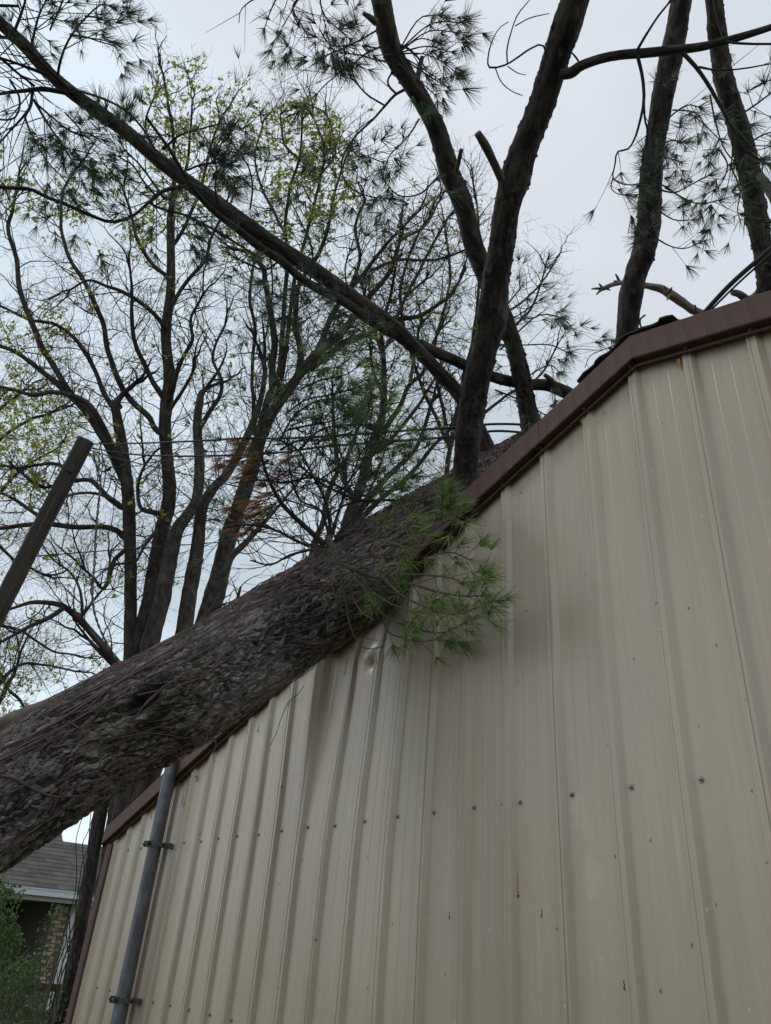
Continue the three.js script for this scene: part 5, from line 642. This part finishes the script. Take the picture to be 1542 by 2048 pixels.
{
  const T = new Tree('twiggy_tree', 'small twiggy tree behind the long limb whose fine tips show right of it', at(1000, 1500, 16).setY(0), 303);
  for (const [l, k] of [[[[880, 1200, 6], [900, 900, 5], [950, 650, 3.4], [960, 520, 2.6], [955, 420, 2], [945, 360, 1.6]], 1.2], [[[900, 900, 4], [870, 700, 3], [900, 560, 2.6], [890, 460, 2]], 1.2], [[[930, 760, 4], [990, 680, 3], [1060, 620, 2.4], [1090, 540, 1.6]], 1.2], [[[960, 640, 3], [1020, 620, 2.4], [1080, 570, 2], [1110, 525, 1.4]], 1], [[[905, 880, 4], [1000, 800, 3], [1080, 750, 2], [1110, 700, 1.6]], 1]]) T.stem(l, 16, 16.5, { kids: k * 0.7, leaf: 0, lenK: 1 });
  T.stem([[900, 900, 4], [840, 760, 3.4], [800, 600, 3], [830, 480, 2.4], [860, 430, 2]], 16, 16.5, { kids: 0.9, leaf: leafZone([[740, 490, 60, 40, 0.5]], 0.02) });
  T.finish();
}
{
  const z = leafZone([[10, 1390, 60, 60, 0.5], [40, 820, 90, 90, 0.6]], 0.12);
  const T = new Tree('far_tree', 'distant twiggy tree low at the left with yellow green buds', at(-60, 1950, 17).setY(0), 404);
  for (const [l, k] of [[[[-80, 1900, 9], [-50, 1550, 8], [-30, 1400, 7], [-60, 1200, 6], [-40, 1050, 5], [-50, 900, 4]], 0.8], [[[-40, 1480, 6], [0, 1400, 5], [15, 1370, 4], [30, 1340, 3], [40, 1310, 2.4]], 1.2], [[[55, 1430, 3], [40, 1400, 3], [18, 1380, 3], [0, 1350, 2.6], [-5, 1310, 2]], 1.2], [[[-30, 1400, 5], [40, 1330, 3], [90, 1330, 2.4], [140, 1340, 2]], 1.2], [[[-40, 1250, 4], [40, 1260, 3], [100, 1300, 2], [150, 1310, 2]], 0.9], [[[-50, 950, 4], [0, 880, 3.4], [60, 840, 3], [120, 820, 2.4]], 1.2], [[[-50, 900, 4], [0, 820, 3], [50, 780, 2.4]], 1.3], [[[-40, 1050, 4], [20, 960, 3], [70, 920, 2.4], [110, 900, 2]], 1.2], [[[-40, 1050, 4], [30, 1120, 3], [90, 1150, 2.4]], 1]]) T.stem(l, 16.5, 17, { kids: k, leaf: z, lenK: 1.1 });
  T.finish();
  // smooth leaning trunk just behind the pine
  const L = new Tree('leaning_tree', 'smooth greenish grey tree trunk leaning low across the left edge behind the pine', at(-500, 1900, 8).setY(0), 505);
  L.stem([[-420, 1660, 17], [-150, 1522, 15], [0, 1450, 14], [50, 1426, 13.5], [100, 1403, 13], [150, 1380, 12], [210, 1352, 12], [300, 1310, 11], [380, 1270, 10]], 6.5, 9, { name: 'trunk', kids: 0, from: 0.9, lo: 0.09, hi: 0.15, leaf: 0 });
  L.finish();
}

// ------------------------------------------------------------------ the house at the lower left
{
  const xg = -19, gA = atX(20, 1774, xg), gB = atX(162, 1792, xg), yg = (gA.y + gB.y) / 2, z0 = gA.z + 6, z1 = gB.z - 6;
  const h = thing('brick_house', 'brick house with brown shingle roof and white gutter behind the vine covered trunks', 'house', V(xg - 0.6, 0, gA.z));
  const pitch = 0.72, xw = xg - 0.55;
  const topAt = (px, py) => { const r = ray(px, py), n = V(pitch, 1, 0), p0 = V(xg, yg + 0.05, 0); const t = (n.dot(p0) - n.dot(EYE)) / n.dot(r); return r.multiplyScalar(t).add(EYE); };   // a pixel on the roof plane
  const rl = topAt(126, 1688), rr = topAt(170, 1697), xr = (rl.x + rr.x) / 2, xHi = topAt(118, 1655).x - 0.6;
  // shingle courses, each lapped over the one below
  const R = rng(9), sh = new MB(), len = Math.hypot(1, pitch);
  const course = (za, zb, xTop) => { for (let x = xg + 0.1; x > xTop; x -= 0.125) { for (let z = zb; z < za;) { const w = 0.22 + 0.12 * R(), e = Math.min(za, z + w), y = (q) => yg + 0.05 + (xg - q) * pitch, v = 0.72 + 0.5 * R(), c = [v, v * (0.96 + 0.06 * R()), v]; const lip = 0.012 + 0.012 * R(); sh.quad(V(x, y(x) + lip, e), V(x, y(x) + lip, z), V(x - 0.135, y(x - 0.135) + 0.004, z), V(x - 0.135, y(x - 0.135) + 0.004, e), c); sh.quad(V(x, y(x) - 0.004, e), V(x, y(x) - 0.004, z), V(x, y(x) + lip, z), V(x, y(x) + lip, e), c); z = e; } } };
  course(z0 - 0.2, rl.z, xHi); course(rl.z, z1, xr);
  const shm = sh.build('shingles', std({ color: lin(0.125, 0.105, 0.095), roughness: 0.95, vertexColors: true }), h); shm.userData.kind = 'stuff';
  const rb = new MB(), yy = (q) => yg + 0.04 + (xg - q) * pitch; for (const [za, zb, xt] of [[z0, rl.z, xHi], [rl.z, z1, xr]]) { rb.quad(V(xg, yy(xg), za), V(xg, yy(xg), zb), V(xt, yy(xt), zb), V(xt, yy(xt), za)); rb.quad(V(xt, yy(xt), za), V(xt, yy(xt), zb), V(2 * xt - xg, yy(xg), zb), V(2 * xt - xg, yy(xg), za)); rb.tri(V(xg, yy(xg), zb), V(xt, yy(xt), zb), V(2 * xt - xg, yy(xg), zb)); rb.tri(V(xg, yy(xg), za), V(xt, yy(xt), za), V(2 * xt - xg, yy(xg), za)); }
  rb.build('roof', std({ color: lin(0.08, 0.06, 0.055), roughness: 1 }), h);
  const white = std({ color: lin(0.62, 0.63, 0.62), roughness: 0.5 }), gt = new MB(); gt.box(V(xg + 0.07, yg - 0.03, (z0 + z1) / 2), V(1, 0, 0), V(0, 1, 0), V(0, 0, 1), 0.065, 0.06, (z0 - z1) / 2); gt.box(V(xg + 0.14, yg + 0.035, (z0 + z1) / 2), V(1, 0, 0), V(0, 1, 0), V(0, 0, 1), 0.012, 0.012, (z0 - z1) / 2); gt.build('gutter', white, h);
  new MB().box(V(xg - 2.2, yg - 0.165, (z0 + z1) / 2), V(1, 0, 0), V(0, 1, 0), V(0, 0, 1), 2.2, 0.015, (z0 - z1) / 2 - 0.02).build('soffit', std({ color: lin(0.30, 0.30, 0.27), roughness: 0.8 }), h);
  new MB().box(V(xg - 0.005, yg - 0.11, (z0 + z1) / 2), V(1, 0, 0), V(0, 1, 0), V(0, 0, 1), 0.015, 0.075, (z0 - z1) / 2 - 0.01).build('fascia_board', std({ color: lin(0.40, 0.40, 0.36), roughness: 0.7 }), h);
  // wall body with mortar, bricks set proud of it
  const zl = atX(108, 1820, xw).z, zw = atX(152, 1800, xw).z, zPorch = zl;
  const mort = std({ color: lin(0.13, 0.11, 0.085), roughness: 1 }), body = new MB(); body.box(V(xw - 3, (yg - 0.184) / 2, (zPorch + z1) / 2), V(1, 0, 0), V(0, 1, 0), V(0, 0, 1), 3, (yg - 0.18) / 2, (zPorch - z1) / 2); body.build('wall', mort, h);
  new MB().box(V(xw - 4.6, (yg - 0.18) / 2, (z0 + zPorch) / 2), V(1, 0, 0), V(0, 1, 0), V(0, 0, 1), 1.4, (yg - 0.18) / 2 - 0.002, (z0 - zPorch) / 2 - 0.01).build('porch_wall', std({ color: lin(0.05, 0.035, 0.028), roughness: 0.9 }), h);
  const bm = [[0.40, 0.30, 0.19], [0.46, 0.36, 0.23], [0.34, 0.24, 0.15], [0.42, 0.31, 0.18]].map((c) => std({ color: lin(...c), roughness: 0.95 })), bg = new THREE.BoxGeometry(0.05, 0.058, 0.198), doorZ = atX(118, 1895, xw).z; let nb = 0;
  for (let row = 0; row * 0.076 < yg - 0.25; row++) for (let z = zPorch - 0.105 - (row % 2) * 0.107; z > doorZ - 0.9 && nb < 295; z -= 0.214) { const y = 0.06 + row * 0.076; if (z < doorZ + 0.06 && y < 2.25) continue; if (y < 0.5) continue; const b = new THREE.Mesh(bg, bm[Math.floor(R() * 4)]); b.name = 'brick'; b.position.set(xw + 0.006 + 0.006 * R() - h.position.x, y, z - h.position.z); b.castShadow = b.receiveShadow = true; h.add(b); nb++; }
  const door = new MB(); door.box(V(xw + 0.02, 1.1, doorZ - 0.55), V(1, 0, 0), V(0, 1, 0), V(0, 0, 1), 0.035, 1.1, 0.50); const dm = door.build('door', white, h); for (const y of [0.6, 1.6]) new MB().box(V(xw + 0.065, y, doorZ - 0.55), V(1, 0, 0), V(0, 1, 0), V(0, 0, 1), 0.01, 0.38, 0.36).build('door_panel', white, dm);
  // low rail fence in front
  const fz = at(30, 1992, 13), fe = at(150, 1999, 13.5), fdir = V().subVectors(fe, fz).setY(0).normalize(), fm = std({ color: lin(0.05, 0.042, 0.03), roughness: 0.95 }), fc = thing('rail_fence', 'low dark wooden rail fence in front of the brick house', 'fence', V(fz.x, 0, fz.z)), side = V().crossVectors(fdir, V(0, 1, 0));
  const topY = Math.max(0.7, fz.y); for (const y of [topY, topY - 0.42]) new MB().box(V(fz.x, y, fz.z).addScaledVector(fdir, 0.6), fdir, V(0, 1, 0), side, 2.6, 0.06, 0.02).build('rail', fm, fc); for (let k = -1; k < 3; k++) new MB().box(V(fz.x, topY / 2, fz.z).addScaledVector(fdir, -0.6 + k * 1.3).addScaledVector(side, 0.07), fdir, V(0, 1, 0), side, 0.05, topY / 2 + 0.06, 0.045).build('post', fm, fc);
}
// shrubs
{
  const shrub = (name, label, blobs, d, seed, dens, size, ns = 6) => {
    const R = rng(seed), base = at(blobs[0][0], 2000, d).setY(0), g = thing(name, label, 'shrub', base), st = new MB(), lf = new MB();
    for (const [x, y, rx, ry, n] of blobs) { const c = at(x, y, d), r = rx * d / F; for (let k = 0; k < ns; k++) { const e = c.clone().add(V(R() - 0.5, R() - 0.4, R() - 0.5).multiplyScalar(r * 1.6)), m = base.clone().lerp(e, 0.5).add(V(R() - 0.5, 0.2, R() - 0.5).multiplyScalar(0.3)); const P = crv([base.clone().add(V((R() - 0.5) * 0.3, 0, (R() - 0.5) * 0.3)), m, e], 14); st.tube(P, smoothRad([0.014, 0.003], 14), 5); }
      for (let k = 0; k < n * dens; k++) { const u = V(R() * 2 - 1, R() * 2 - 1, R() * 2 - 1); if (u.length() > 1 || fbm(u.x * 2.2 + x, u.y * 2.2 + y, u.z * 2.2, 2) < 0.50) { continue; } const o = c.clone().add(V(u.x * r, u.y * ry * d / F, u.z * r)), a = V(R() - 0.5, R() - 0.8, R() - 0.5).normalize(), b = V(R() - 0.5, R() - 0.5, R() - 0.5).cross(a).normalize(), L = size * (0.6 + 0.8 * R()), v = 0.55 + 0.8 * R(), col = [v * (0.8 + 0.6 * R()), v, v * 0.8], w = V().crossVectors(a, b).multiplyScalar(L * 0.12), q = o.clone().addScaledVector(a, L * 0.45); lf.tri(o, q.clone().addScaledVector(b, L * 0.3).add(w), o.clone().addScaledVector(a, L), col); lf.tri(o, o.clone().addScaledVector(a, L), q.clone().addScaledVector(b, -L * 0.3).add(w), col); } }
    st.build('stem', M.paleTwig, g); const l = lf.build('leaves', M.shrubLeaf, g); l.userData.kind = 'stuff';
  };
  shrub('leafy_shrub', 'bright green leafy shrub at the lower left edge in front of the brick house', [[5, 1835, 38, 50, 620], [-15, 1775, 42, 36, 400], [24, 1795, 24, 24, 120], [-5, 1880, 46, 50, 520], [25, 1900, 28, 30, 130]], 10, 7, 3.6, 0.055, 3);
  shrub('dark_shrub', 'dim green undergrowth shrub low at the left under the bright shrub', [[20, 1970, 60, 45, 700], [60, 1940, 40, 40, 300], [100, 2020, 60, 40, 400], [10, 2050, 70, 40, 500]], 10.5, 17, 3.4, 0.055, 2);
  shrub('vine_shrub', 'sparse yellow green sprouts beside the vine covered tree trunks', [[95, 1850, 22, 40, 60], [130, 1870, 25, 60, 70], [118, 1815, 14, 20, 40], [108, 1900, 20, 40, 50]], 10.3, 27, 3, 0.05, 2);
}

renderer.render(scene, camera);
